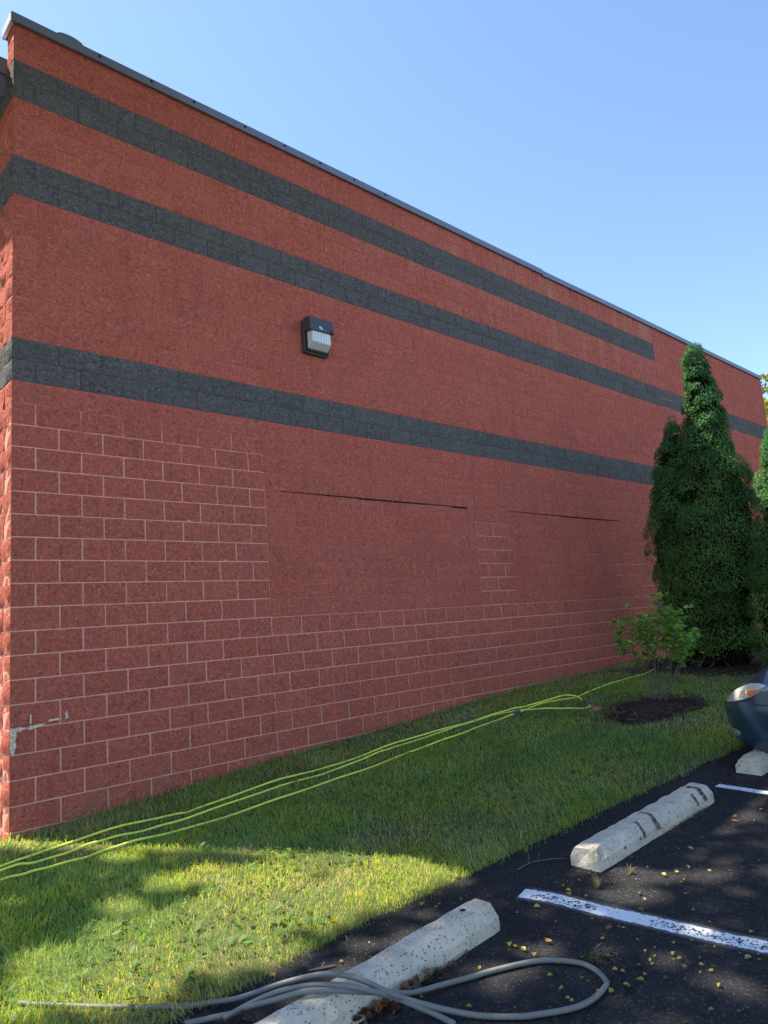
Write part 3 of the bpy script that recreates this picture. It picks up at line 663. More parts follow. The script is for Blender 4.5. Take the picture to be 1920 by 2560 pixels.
ra, Oa = hose('bright green hose doubled back in a loop along the foot of the red wall', HOSE_A + HOSE_D[1:], .0095, M_HOSE, group='bright green hoses on the grass', wob=.0012)
rc, Oc = hose('bright green hose lying farthest from the red wall and running on to the young shrub', HOSE_C + HOSE_E[1:], .0095, M_HOSE, group='bright green hoses on the grass', wob=.0012)
def cuff(root, O, pts, r):
    m = MB(); m.tube([np.array(p)-O for p in pts], [r*.8, r, r, r*.8][:len(pts)], 10); m.build('hose_cuff', M_CUFF, root, True)
A_ = ground_path(HOSE_A); D_ = ground_path(HOSE_D)
cuff(ra, Oa, [A_[-3], A_[-2], A_[-1]], .0165)
C_ = ground_path(HOSE_C); cuff(rc, Oc, [(C_[-1][0]-.14, C_[-1][1]-.012, C_[-1][2]+.004), (C_[-1][0]-.06, C_[-1][1]-.006, C_[-1][2]+.006), C_[-1]], .021)
hose('thick grey hose lying over the nearest wheel stop and looping round on the asphalt', G1, .0118, M_HOSEG, group='grey hose strands')
hose('short visible run of grey hose crossing under the loop on the nearest wheel stop', G2, .0118, M_HOSEG, group='grey hose strands')

# ------------------------------------------------------------------ lawn grass: every blade is geometry, joined as stuff
def in_ellipses(X, Y, E, grow=1.0):
    r = np.full(X.shape, 9.)
    for cx, cy, ax, ay, bx, by in E:
        det = ax*by-ay*bx; dx, dy = X-cx, Y-cy
        u = (dx*by-dy*bx)/det; v = (-dx*ay+dy*ax)/det
        r = np.minimum(r, np.sqrt(u*u+v*v)/grow)
    return r
HPTS = np.array([p[:2] for L in (HOSE_A, HOSE_D, HOSE_C, HOSE_E) for p in smooth_path([(a, b, 0) for a, b, c in L], 12)])
BED = (6.30, -2.42)
def bed_r(X, Y):
    a = np.arctan2(Y-BED[1], X-BED[0]); return np.hypot((X-BED[0])/.80, (Y-BED[1])/.46) * (1 + .10*np.sin(3*a+1) + .06*np.sin(7*a))
def grass_blades():
    N = 1500000
    X = rng.uniform(-3.2, 12.5, N); Y = rng.uniform(-4.3, 2.0, N)
    d = np.hypot(X-CAM[0], Y-CAM[1])
    keep = rng.random(N) < np.clip((3.4/d)**1.75, .06, 1)
    keep &= ((Y < -.004) | (X < -.03)) & (Y > edge_y(X) + .07*fbm(X, Y, 6, 3) - .05 - .05*(rng.random(N) < .12))
    keep &= bed_r(X, Y) > .93 + .12*rng.random(N)
    keep &= ~((X > 8.9) & (Y < -.35*(X-8.9)-.1) & (rng.random(N) < .9) & (Y > -3.6) & (X > 9.1+.3*np.sin(Y*3)))
    # thin out where the turf is worn
    worn = fbm(X, Y, 1.1, 9); keep &= rng.random(N) < np.clip(1.55 - 1.3*worn, .35, 1)
    X, Y, d, worn = X[keep], Y[keep], d[keep], worn[keep]; n = len(X)
    Z = gz(X, Y) + .008
    clump = fbm(X, Y, 2.6, 5); fine = fbm(X, Y, 14, 6)
    L = (.027 + .032*clump + .023*fine) * rng.uniform(.55, 1.35, n)
    nearwall = np.exp(-np.maximum(-Y, 0)/.05)*(X > 0); L += .05*nearwall*rng.random(n)
    L *= np.where(rng.random(n) < .03, 1.5, 1)
    # pressed short beside the hoses
    hd = np.full(n, 9.)
    for i in range(0, len(HPTS), 60):
        q = HPTS[i:i+60]; m = (X > q[:, 0].min()-.1) & (X < q[:, 0].max()+.1)
        if m.any(): hd[m] = np.minimum(hd[m], np.sqrt(((X[m, None]-q[None, :, 0])**2 + (Y[m, None]-q[None, :, 1])**2)).min(1))
    L = np.where(hd < .055, np.minimum(L, np.where(rng.random(n) < .82, .024, .055)), L)
    W = np.clip(.0021*d/3.6, .0021, .0062)*rng.uniform(.7, 1.35, n)
    a = 2*math.pi*vnoise(X, Y, 3.1, 21) + rng.normal(0, 1.1, n); lean = np.abs(rng.normal(.75, .42, n)) + .25*worn
    dx, dy = np.cos(a), np.sin(a)
    fa = rng.uniform(0, 2*math.pi, n); sx, sy = np.cos(fa), np.sin(fa)
    B = np.stack([X, Y, Z], 1); D = np.stack([dx, dy, 0*dx], 1); Sd = np.stack([sx, sy, 0*sx], 1); UP = np.array([0, 0, 1.])
    mid = B + L[:, None]*(.55*UP*np.cos(lean*.5)[:, None] + .55*D*np.sin(lean*.5)[:, None])
    tip = mid + L[:, None]*.5*(UP*np.cos(lean*1.6)[:, None] + D*np.sin(lean*1.6)[:, None])
    tip[:, 2] = np.maximum(tip[:, 2], Z + .004)
    V = np.stack([B-Sd*W[:, None]*.5, B+Sd*W[:, None]*.5, mid+Sd*W[:, None]*.42, mid-Sd*W[:, None]*.42, tip], 1).reshape(-1, 3)
    i = np.arange(n)*5
    T = np.concatenate([np.stack([i, i+1, i+2], 1), np.stack([i, i+2, i+3], 1), np.stack([i+3, i+2, i+4], 1)])
    # colour of the blade itself: green to straw, in patches
    g1 = np.array([.205, .375, .070]); g2 = np.array([.36, .50, .095]); g3 = np.array([.145, .31, .075]); st = np.array([.58, .51, .29])
    t = rng.random(n); c = g1 + (g2-g1)*t[:, None]; tt = np.clip((fbm(X, Y, 1.7, 31)-.42)*4, 0, 1)*.8; c = c + (g3-c)*tt[:, None]
    dry = np.clip((fbm(X, Y, 1.0, 41) - .52)*4, 0, 1)*.38 + .06
    dry += .72*np.exp(-((Y+.42)/.28)**2)*(X > .1)*np.clip(fbm(X, Y, .9, 44)*1.7-.25, .25, 1)*np.clip((X-.3)/2.5, .3, 1) + .30*np.clip((worn-.55)*4, 0, 1)
    isd = rng.random(n) < np.clip(dry, 0, .85)
    c = np.where(isd[:, None], st*rng.uniform(.55, 1.15, n)[:, None], c)
    c *= rng.uniform(.8, 1.2, n)[:, None]
    me = mesh_np('grass', V, T, [M_GRASS], col=np.repeat(c, 5, 0).astype(np.float32))
    tag(link('grass', me), 'mown lawn grass with weeds and straw patches between wall and asphalt', 'grass', kind='stuff')
    return n
NB = grass_blades()
# broad weed leaves scattered in the turf
def weed_leaves():
    N = 9000; X = rng.uniform(-2, 9, N); Y = rng.uniform(-3.9, -.1, N); d = np.hypot(X-CAM[0], Y-CAM[1])
    k = (rng.random(N) < np.clip((4.2/d)**1.3, .1, 1)) & (Y > edge_y(X)+.1) & (fbm(X, Y, 1.6, 71) > .47) & (bed_r(X, Y) > 1.1)
    X, Y = X[k], Y[k]; n = len(X); Z = gz(X, Y) + rng.uniform(.02, .06, n)
    s = rng.uniform(.010, .026, n); a = rng.uniform(0, 6.28, n)
    A = np.stack([np.cos(a), np.sin(a), rng.uniform(-.3, .5, n)], 1); Bv = np.stack([-np.sin(a), np.cos(a), rng.uniform(-.25, .25, n)], 1)
    P = np.stack([X, Y, Z], 1)
    pts = [(-1, 0), (-.3, -.6), (.6, -.5), (1.15, 0), (.6, .5), (-.3, .6)]
    V = np.stack([P + s[:, None]*(u*A*1.2 + v*Bv) for u, v in pts], 1).reshape(-1, 3)
    F = (np.arange(n)*6)[:, None] + np.arange(6)[None, :]
    c = np.array([.12, .22, .06])*rng.uniform(.7, 1.5, n)[:, None]
    tag(link('weed_leaves', mesh_np('weed_leaves', V, F, [M_LEAF], col=np.repeat(c, 6, 0).astype(np.float32))), 'broad weed and clover leaves in the lawn', 'weeds', kind='stuff')
weed_leaves()

# ------------------------------------------------------------------ mulch beds
def mulch_sheet(name, cx, cy, rx, ry, h, label):
    V = []; F = []; nr, na = 9, 48
    for i in range(nr+1):
        for j in range(na):
            a = 2*math.pi*j/na; rr = i/nr*(1 - .10*math.sin(3*a+1) - .06*math.sin(7*a))
            x, y = cx + rx*rr*math.cos(a), cy + ry*rr*math.sin(a)
            V.append((x, y, float(gz(x, y)) + .018 + h*(1-(i/nr)**2) + (.012*float(vnoise(x, y, 9, 4)) if i < nr else -.03)))
    for i in range(nr):
        for j in range(na): F.append((i*na+j, (i+1)*na+j, (i+1)*na+(j+1) % na, i*na+(j+1) % na))
    o = link(name, mesh_np(name, V, F, [M_MULCH], True)); return tag(o, kind='structure')
mulch_sheet('mulch_bed', BED[0], BED[1], .80, .46, .05, '')
mulch_sheet('mulch_bed', 10.7, -1.55, 1.75, 1.45, .06, '')
def chips():
    n = 3000; V = []; X = []; r = rng
    a = r.uniform(0, 6.28, n); q = np.sqrt(r.random(n)); sel = r.random(n) < .45
    X = np.where(sel, BED[0]+.84*q*np.cos(a), 10.4+1.6*q*np.cos(a)); Y = np.where(sel, BED[1]+.5*q*np.sin(a), -1.6+1.35*q*np.sin(a))
    Z = gz(X, Y)+.045+r.uniform(0, .03, n); b = r.uniform(0, 6.28, n); l = r.uniform(.01, .035, n); w_ = r.uniform(.004, .01, n)
    A = np.stack([np.cos(b), np.sin(b), r.uniform(-.4, .4, n)], 1)*l[:, None]; B = np.stack([-np.sin(b), np.cos(b), r.uniform(-.4, .4, n)], 1)*w_[:, None]
    P = np.stack([X, Y, Z], 1); V = np.stack([P-A-B, P+A-B, P+A+B, P-A+B], 1).reshape(-1, 3); F = (np.arange(n)*4)[:, None] + np.arange(4)
    c = np.array([.10, .068, .05])*r.uniform(.4, 2.4, n)[:, None]; c[r.random(n) < .03] = (.35, .32, .28)
    tag(link('mulch_chips', mesh_np('mulch_chips', V, F, [M_LEAF], col=np.repeat(c, 4, 0).astype(np.float32))), 'loose dark bark mulch chips', 'mulch', kind='stuff')
chips()
def stone(x, y, s, label):
    bm = bmesh.new(); bmesh.ops.create_icosphere(bm, subdivisions=2, radius=s)
    for v in bm.verts:
        v.co.x *= 1.25; v.co.z *= .62; v.co += Vector((rnd.uniform(-1, 1), rnd.uniform(-1, 1), rnd.uniform(-1, 1)))*s*.10
    me = bpy.data.meshes.new('stone'); bm.to_mesh(me); bm.free(); me.materials.append(M_STONE)
    o = link('stone', me, None, G(x, y, s*.35)); tag(o, label, 'stone', 'reddish stones by the mulch bed')
stone(5.98, -1.82, .075, 'rounded reddish stone at the left edge of the mulch bed'); stone(6.02, -2.04, .06, 'flatter reddish stone lying half on the mulch bed')

# ------------------------------------------------------------------ evergreens
def quad_cloud(P, Nrm, size, asp, jitter):
    """small diamond sprays at P, facing roughly along Nrm"""
    n = len(P); R = rng.normal(0, 1, (n, 3)); Nn = Nrm + R*jitter; Nn /= np.linalg.norm(Nn, axis=1)[:, None]
    up = np.array([0, 0, 1.]) + rng.normal(0, .35, (n, 3)); A = up - Nn*(up*Nn).sum(1)[:, None]; A /= np.linalg.norm(A, axis=1)[:, None]
    B = np.cross(Nn, A); s = size[:, None]
    return np.stack([P - A*s*.5, P + B*s*asp*.5 + A*s*.1, P + A*s*.62, P - B*s*asp*.5 + A*s*.1], 1).reshape(-1, 3)
SIDE0 = None
def arborvitae(base, prof, label, dens, vdir, seed, fat=.02):
    """prof: list of (z above base, left, right) as lateral offsets in metres seen from the lawn"""
    global rng
    r = np.random.default_rng(seed); bx, by = base; bz = float(gz(bx, by))
    vd = np.array([vdir[0], vdir[1], 0]); vd /= np.linalg.norm(vd); sd = np.array([vd[1], -vd[0], 0])
    root = empty('evergreen_tree', label, 'evergreen tree', (bx, by, bz), 0, 'arborvitae trees beside the wall')
    zs = np.array([p[0] for p in prof]); cl = np.array([(p[1]+p[2])/2 for p in prof]); hw = np.array([(p[2]-p[1])/2 + fat for p in prof])
    Cn, Rr = [], []
    z = zs[0]
    while z < zs[-1]:
        h = np.interp(z, zs, hw); c = np.interp(z, zs, cl)
        rc = np.clip(h*.42, .13, .36); lowz = 1 - z/zs[-1]; nring = max(3, int(2*math.pi*h/(rc*(1.3 + .55*lowz)))); off = r.uniform(0, 6.28)
        for k in range(nring):
            a = off + 2*math.pi*k/nring + r.normal(0, .15); rr = rc*r.uniform(.7, 1.25); low = 1 - z/zs[-1]; rr *= 1 + .25*low; rad = max(0, h - rr*r.uniform(.88, 1.3 + .5*low))
            Cn.append(sd*(c + rad*math.cos(a)) + vd*rad*math.sin(a)*.95 + np.array([0, 0, z + r.normal(0, .07)])); Rr.append(rr)
        z += rc*(.95 + .3*lowz)
    Cn = np.array(Cn); Rr = np.array(Rr)
    cnt = np.maximum(60, (dens*5.6*Rr*Rr/.05).astype(int)); idx = np.repeat(np.arange(len(Cn)), cnt); n = len(idx)
    Dv = r.normal(0, 1, (n, 3)); Dv[:, 2] = np.abs(Dv[:, 2])*1.1 - .35; Dv /= np.linalg.norm(Dv, axis=1)[:, None]
    # favour directions pointing away from the axis
    ax = np.interp(Cn[idx][:, 2], zs, cl); out = Cn[idx] - sd*ax[:, None]; out[:, 2] = 0; out /= np.maximum(np.linalg.norm(out, axis=1), .05)[:, None]
    flip = (Dv*out).sum(1) < -.45; Dv[flip, :2] *= -1
    shell = r.uniform(.80, 1.0, n)
    P = Cn[idx] + Dv*(Rr[idx]*shell)[:, None]*np.array([1, 1, 1.12])
    keep = P[:, 2] > .22 + .22*np.sin(P[:, 0]*7)*np.cos(P[:, 1]*6) + .1*r.random(len(P)); P, Dv, idx = P[keep], Dv[keep], idx[keep]; n = len(P)
    rng_old = rng; rng = r
    V = quad_cloud(P, Dv + np.array([0, 0, .5]), r.uniform(.022, .050, n), .40, .55); rng = rng_old
    tone = r.random(len(Cn))[idx]; hz = np.clip(P[:, 2]/zs[-1], 0, 1)
    g_lo = np.array([.125, .205, .048]); g_hi = np.array([.070, .190, .078]); c = g_lo + (g_hi-g_lo)*hz[:, None]
    c = c*(.62 + .8*tone)[:, None]*r.uniform(.65, 1.4, n)[:, None]
    ol = r.random(n) < .10*(1-hz)+.02; c[ol] = np.array([.20, .21, .06])*r.uniform(.6, 1.2, ol.sum())[:, None]
    br = r.random(n) < .015; c[br] = (.18, .11, .06)
    link('foliage', mesh_np('foliage', V, (np.arange(n)*4)[:, None] + np.arange(4), [M_CONIFER], col=np.repeat(c, 4, 0).astype(np.float32)), root)
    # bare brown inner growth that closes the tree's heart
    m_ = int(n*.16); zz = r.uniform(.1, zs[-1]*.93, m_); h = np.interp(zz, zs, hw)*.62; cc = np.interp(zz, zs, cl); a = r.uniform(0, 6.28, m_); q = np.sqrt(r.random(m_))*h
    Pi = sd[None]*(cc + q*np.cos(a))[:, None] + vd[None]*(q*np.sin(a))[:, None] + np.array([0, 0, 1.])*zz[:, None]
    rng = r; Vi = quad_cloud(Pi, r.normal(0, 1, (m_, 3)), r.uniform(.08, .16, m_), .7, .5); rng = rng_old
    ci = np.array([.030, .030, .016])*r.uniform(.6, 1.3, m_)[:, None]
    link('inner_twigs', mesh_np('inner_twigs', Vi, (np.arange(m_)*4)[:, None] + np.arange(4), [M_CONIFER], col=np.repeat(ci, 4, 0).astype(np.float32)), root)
    m = MB(); k = 7
    for q in range(4):
        c0 = np.interp(.3, zs, cl); top = zs[-1]*r.uniform(.55, .9); ct = np.interp(top, zs, cl) + r.normal(0, .05); st = r.normal(0, .10, 2)
        pts = [sd*(c0*(1-t) + ct*t + st[0]) + vd*st[1] + np.array([0, 0, -.05 + top*t + 0]) for t in np.linspace(0, 1, k)]
        m.tube(pts, list(np.linspace(.055, .012, k)), 7)
    m.build('trunk', M_BARK, root, True)
    m = MB()                                                   # dead twigs sticking out round the foot
    for q in range(90):
        a = r.uniform(0, 6.28); h = np.interp(.4, zs, hw)*r.uniform(.35, 1.0); c0 = np.interp(.4, zs, cl); z0 = r.uniform(.08, .75)
        p0 = sd*(c0 + h*.35*math.cos(a)) + vd*h*.35*math.sin(a) + np.array([0, 0, z0]); p2 = sd*(c0 + h*math.cos(a)) + vd*h*math.sin(a) + np.array([0, 0, max(.03, z0 + r.uniform(-.35, .15))])
        p1 = (p0+p2)/2 + r.normal(0, .06, 3); m.tube([p0, p1, p2], [.008, .006, .003], 4, caps=False)
    m.build('dead_twigs', M_TWIG, root)
    return root
VD = (11.87, 5.17)
PR1 = [(0.1, -.45, .85), (.5, -.70, 1.02), (1.05, -.76, 1.14), (1.6, -.70, 1.22), (2.0, -.45, 1.24), (2.5, -.16, 1.20), (3.0, -.12, 1.13), (3.4, -.04, 1.02), (3.75, .06, .90), (4.1, .14, .90), (4.45, .20, .80), (4.72, .24, .77), (4.9, .27, .71), (5.15, .29, .66), (5.28, .40, .62), (5.38, .46, .56)]
arborvitae((9.978, -1.495), PR1, 'tallest and widest arborvitae with a pointed leaning top reaching the coping', 75, VD, 5)
PR2 = [(z, a+.40, b+.46) for z, a, b in [(.15, -.60, .30), (.7, -.72, .25), (1.3, -.80, .25), (1.9, -.83, .25), (2.4, -.80, .22), (2.85, -.70, .20), (3.15, -.62, .18), (3.45, -.50, .15), (3.75, -.36, .10), (4.0, -.26, .02), (4.18, -.18, -.08)]]
arborvitae((10.20, -1.05), PR2, 'smaller arborvitae with a rounded top between the tallest one and the red wall', 75, VD, 6, .0)
PR3 = [(.1, -.25, 1.3), (.8, -.35, 1.4), (1.5, -.28, 1.4), (2.2, .06, 1.3), (2.8, .16, 1.2), (3.2, .28, 1.05), (3.5, .38, .9), (3.66, .46, .75)]
arborvitae((9.84, -2.478), PR3, 'arborvitae farthest to the right, standing behind the blue car beside the tallest one', 75, VD, 8)

# ------------------------------------------------------------------ young shrub in the round bed
def leaf_mesh(name, r, tone):
    ln = 1.0; pts = []; V = []; F = []
    ws = [0, .30, .40, .34, .18, 0]; xs = [0, .18, .40, .64, .86, 1.0]
    for x, w_ in zip(xs, ws):
        z = .10*math.sin(x*3) + r.uniform(-.02, .02); V += [(x-.5, -w_, z+.10*w_/.4), (x-.5, 0, z-.03), (x-.5, w_, z+.10*w_/.4)]
    for i in range(5):
        b = i*3; F += [(b, b+3, b+4, b+1), (b+1, b+4, b+5, b+2)]
    c = np.tile(np.array(tone), (len(V), 1)); return np.array(V), F, c.astype(np.float32)
LT = [(.26, .46, .08), (.21, .40, .08), (.33, .52, .10), (.16, .33, .075), (.40, .56, .11)]
LM = [leaf_mesh('leaf', rnd, t) for t in LT]
LME = [mesh_np('leaf', V, F, [M_LEAF], True, col=c) for V, F, c in LM]
def shrub():
    bx, by = 6.62, -2.30; bz = float(gz(bx, by)) + .05
    root = empty('young_shrub', 'young bright green leafy shrub with thin bare stems in a round mulch bed', 'shrub', (bx, by, bz))
    r = random.Random(19); vd = Vector((VD[0], VD[1], 0)).normalized(); sd = Vector((vd.y, -vd.x, 0))
    leaves = []; m = MB()
    for i in range(22):
        lat = r.uniform(-.30, .50); dep = r.uniform(-.30, .30); top = 1.22 - .9*abs(lat-.10)**1.3 - .3*abs(dep) + r.uniform(-.22, .06); top = max(.55, top)
        if i == 0: lat, dep, top = .16, 0, 1.27
        if i == 1: lat, dep, top = -.33, -.05, 1.0
        if i == 2: lat, dep, top = -.36, .1, .86
        if i == 3: lat, dep, top = .52, 0, .82
        if i == 4: lat, dep, top = .42, -.1, 1.05
        p0 = sd*(lat*.16 + r.uniform(-.03, .03)) + vd*(dep*.2); p3 = sd*lat + vd*dep + Vector((0, 0, top))
        p1 = p0.lerp(p3, .35) + Vector((r.uniform(-.05, .05), r.uniform(-.05, .05), .08)); p2 = p0.lerp(p3, .7) + Vector((r.uniform(-.05, .05), r.uniform(-.05, .05), .06))
        P = smooth_path([p0, p1, p2, p3], 6); m.tube(P, list(np.linspace(.0042, .0016, len(P))), 5, caps=False)
        for k, p in enumerate(P):
            t = k/(len(P)-1)
            if t < .42: continue
            for q in range(1 if t < .6 else 2):
                tw = Vector((r.gauss(0, 1), r.gauss(0, 1), r.uniform(-.35, .8))).normalized()*r.uniform(.05, .20)
                e = Vector(p) + tw; m.tube([Vector(p), Vector(p)+tw*.5+Vector((0, 0, .012)), e], [.002, .0016, .001], 4, caps=False)
                for s_ in range(r.choice((2, 3, 3, 4))):
                    u = r.uniform(.35, 1.0); leaves.append((Vector(p)+tw*u + Vector((r.uniform(-.02, .02), r.uniform(-.02, .02), r.uniform(-.02, .02))), r.uniform(.045, .082)))
    m.build('stems', M_TWIG, root)
    def depth(l): return -(np.array(l[0][:]) + np.array([bx, by, bz]) - CAM) @ FWD + l[1]*6
    leaves.sort(key=depth, reverse=True); bv, bf, bc, nbv = [], [], [], 0
    for i, (p, s) in enumerate(leaves):
        az = r.uniform(0, 6.28); mt = Matrix.Translation(p) @ Matrix.Rotation(az, 4, 'Z') @ Matrix.Rotation(r.gauss(.28, .3), 4, 'Y') @ Matrix.Rotation(r.gauss(0, .32), 4, 'X') @ Matrix.Scale(s, 4)
        j = r.choices(range(5), (4, 3, 3, 2, 1))[0]
        if i < 300:
            o = link('leaf', LME[j], root); o.matrix_local = mt
        else:
            V, F, c = LM[j]; A = np.array(mt); bv.append(V @ A[:3, :3].T + A[:3, 3]); bf += [tuple(q+nbv for q in f) for f in F]; bc.append(c); nbv += len(V)
    if bv: tag(link('leaf_mass', mesh_np('leaf_mass', np.concatenate(bv), bf, [M_LEAF], True, col=np.concatenate(bc)), root), kind='stuff')
    return len(leaves)
NL = shrub()

# ------------------------------------------------------------------ broadleaf trees
def leaf_cloud(P, size, tones, r, mat, name, root, flat=.5):
    n = len(P); Nn = r.normal(0, 1, (n, 3)); Nn[:, 2] += flat; Nn /= np.linalg.norm(Nn, axis=1)[:, None]
    T = np.cross(Nn, r.normal(0, 1, (n, 3))); T /= np.linalg.norm(T, axis=1)[:, None]; B = np.cross(Nn, T); s = size[:, None]
    V = np.stack([P-T*s*.6, P+B*s*.34-T*s*.05, P+T*s*.6, P-B*s*.34-T*s*.05], 1).reshape(-1, 3)
    c = np.array(tones)[r.integers(0, len(tones), n)]*r.uniform(.75, 1.25, n)[:, None]
    return link(name, mesh_np(name, V, (np.arange(n)*4)[:, None] + np.arange(4), [mat], col=np.repeat(c, 4, 0).astype(np.float32)), root)
def limb_tree(root, base, targets, r0, r):
    """trunk plus limbs reaching towards the targets (in root space)"""
    m = MB(); top = np.mean(targets, 0)*np.array([.75, .75, .85])
    P = smooth_path([np.zeros(3)-np.array([0, 0, .2]), top*.35 + r.normal(0, .12, 3), top*.7 + r.normal(0, .15, 3), top], 5)
    m.tube(P, list(np.linspace(r0, r0*.35, len(P))), 9); m.build('trunk', M_BARK, root, True)
    for i, t in enumerate(targets):
        m = MB(); k = int(len(P)*r.uniform(.4, .95)); p0 = P[min(k, len(P)-1)]; mid = (p0+t)/2 + r.normal(0, .25, 3)
        Q = smooth_path([p0, mid, t], 5); m.tube(Q, list(np.linspace(r0*.3, .015, len(Q))), 6); m.build('limb', M_BARK, root, True)
def far_tree(x, y, z0, h, rad, label, tones, seed, n=7000):
    r = np.random.default_rng(seed); root = empty('background_tree', label, 'tree', (x, y, z0), 0, 'trees beyond the far end of the building')
    cc = []
    for i in range(16):
        a = r.uniform(0, 6.28); q = rad*math.sqrt(r.random())*.8; cc.append([q*math.cos(a), q*math.sin(a), h*(.45 + .5*r.random()*(1-.5*q/rad))])
    cc.append([0, 0, h*.93]); cc = np.array(cc)
    idx = r.integers(0, len(cc), n); D = r.normal(0, 1, (n, 3)); D /= np.linalg.norm(D, axis=1)[:, None]
    P = cc[idx] + D*(r.uniform(.3, 1.05, n)**.6*rad*.42)[:, None]
    leaf_cloud(P, r.uniform(.12, .24, n), tones, r, M_LEAF, 'crown', root); limb_tree(root, (x, y), cc[::3], .22, r)
YG = [(.20, .24, .045), (.28, .28, .05), (.13, .19, .04), (.32, .24, .05)]
far_tree(31.0, 1.2, .5, 12.0, 2.6, 'sunlit yellow green tree rising behind the far end of the building', YG, 3)
far_tree(33.5, 4.2, .5, 11.6, 1.2, 'thin treetop just showing over the far end of the coping', YG, 4, 2500)
far_tree(27.0, -4.5, .5, 10.0, 3.0, 'green tree at the right edge behind the arborvitae', [(.08, .14, .03), (.11, .17, .035)], 6)
far_tree(24.0, -1.2, .5, 6.0, 1.8, 'low dark tree beyond the end of the wall behind the arborvitae', [(.04, .08, .02), (.06, .10, .025)], 7)

# the tree left of the building, out of the picture, whose dapple falls on lawn and asphalt
def shade_tree():
    r = np.random.default_rng(77); bx, by = -4.6, 3.6; bz = float(gz(bx, by)); root = empty('shade_tree', 'tall broadleaf tree left of the building that dapples the lawn', 'tree', (bx, by, bz))
    N = 105000; X = r.uniform(-5, 6, N); Y = r.uniform(-9, 0, N)
    line = -Y*math.tan(-SUN_AZ); hit_h = np.abs(Y)/math.cos(SUN_AZ)*math.tan(SUN_EL)
    free = (X < line - .06) | (hit_h > 7.75)
    e = in_ellipses(X, Y, GAPS, 1.12) + .35*(vnoise(X, Y, 5, 2)-.5)
    keep = free & (e > 1.0)
    keep &= r.random(N) < np.where((X > line-.13) & (hit_h < 7.7), .25, 1)
    keep &= r.random(N) < np.clip(.55 + .9*fbm(X, Y, 1.5, 12), 0, 1)*.75*np.where(Y < -4.7, .9, 1)
    X, Y = X[keep], Y[keep]; n = len(X); t = r.uniform(9.2, 15, n)
    t = t + 1.2*np.sin(X*1.7)*np.cos(Y*1.3)
    P = np.stack([X, Y, gz(X, Y)], 1) + SUNV*t[:, None]
    u, v, z = proj(P); ok = ~((u > -60) & (u < 1980) & (v > -60) & (v < 2620) & (z > 0)) & ~((P[:, 0] > -.2) & (P[:, 1] > -.2) & (P[:, 2] < 8.3))
    P = P[ok] - np.array([bx, by, bz]); n = len(P)
    leaf_cloud(P, r.uniform(.09, .15, n), [(.10, .17, .04), (.14, .2, .045)], r, M_LEAF, 'crown', root, 1.2)
    q = P[r.permutation(n)[:400]]; o = np.array([bx, by, bz]); q = q[(q[:, 0] + bx < -1.2) & (q[:, 1] + by > -3.5)][:16]
    limb_tree(root, None, q, .26, r)
    for ch in list(root.children):                             # drop limbs that would wander into the open sky beside the roof
        if ch.name.startswith('limb'):
            c = np.array([v.co[:] for v in ch.data.vertices]) + o; u, v, z = proj(c)
            if ((u > -120) & (u < 2040) & (v > -160) & (v < 2700) & (z > 0)).any(): bpy.data.objects.remove(ch)
    return n
NS = shade_tree()

# ------------------------------------------------------------------ parked car
M_CAR = NT('blue_car_paint').set(.28, .35, .5, .9)
M_CAR.base((.026, .060, .105)); M_CAR = M_CAR.mat
M_CARD = simple('black_trim', (.012, .012, .013), .7)
M_GLASSD = simple('tinted_glass', (.015, .018, .02), .06, 0, .8)
M_TYRE = simple('tyre_rubber', (.018, .018, .018), .85); M_RIM = simple('alloy_rim', (.42, .43, .45), .3, .8)
def lens(name, c, tr):
    m = NT(name).set(.10, 0, .6); m.base(c); m.bsdf.inputs['Transmission Weight'].default_value = tr; m.bsdf.inputs['Coat Weight'].default_value = .6; return m.mat
M_HLENS = simple('headlight_lens', (.50, .53, .46), .16, .1, .7, 30, .12); M_HREFL = simple('headlight_reflector', (.80, .80, .74), .12, .75, .5)
M_AMBER = simple('amber_reflector', (.75, .17, .03), .25, 0, .6); M_FOG = simple('fog_lens', (.30, .31, .24), .2, .1, .6)
HW, LEN, AN = .78, 4.25, .62
def plan(a):
    a = np.asarray(a, float); ph = np.clip(a/.22, 0, 1)*np.pi/2; pt = np.clip((1-a)/.15, 0, 1)*np.pi/2
    x = HW*np.minimum(np.sin(ph)**.8, np.sin(pt)**.7)
    y = np.where(a < .22, AN*(1-np.cos(ph)**.85), np.where(a > .85, LEN-.35*(1-np.cos(pt)**.8), AN+(LEN-.35-AN)*(a-.22)/.63))
    return x, y, np.where(a < .5, np.cos(ph), -np.cos(pt)), np.where(a < .5, np.sin(ph), np.sin(pt))
def ztop(y): return np.interp(y, [0, .15, .35, .7, 1.25, 2, 3.4, 4.0, 4.25], [.64, .69, .75, .82, .90, .92, .94, .93, .88])
def SURF(a, v, out=0.0):
    x, y, no, si = plan(a); yy = y
    fy = np.interp(v, [0, .12, .38, .62, .67, .8, .92, 1], [.14, .05, .012, 0, .012, .085, .17, .26]); fx = np.interp(v, [0, .15, .5, .8, 1], [.07, .02, 0, .015, .06])
    x = np.maximum(x - si*fx - np.maximum(no, 0)*fx*.5, 0) + si*out; y = y + np.maximum(no, 0)*fy - np.maximum(-no, 0)*fy*.5 - no*out
    return x, y, .11 + v*(ztop(yy)-.11)
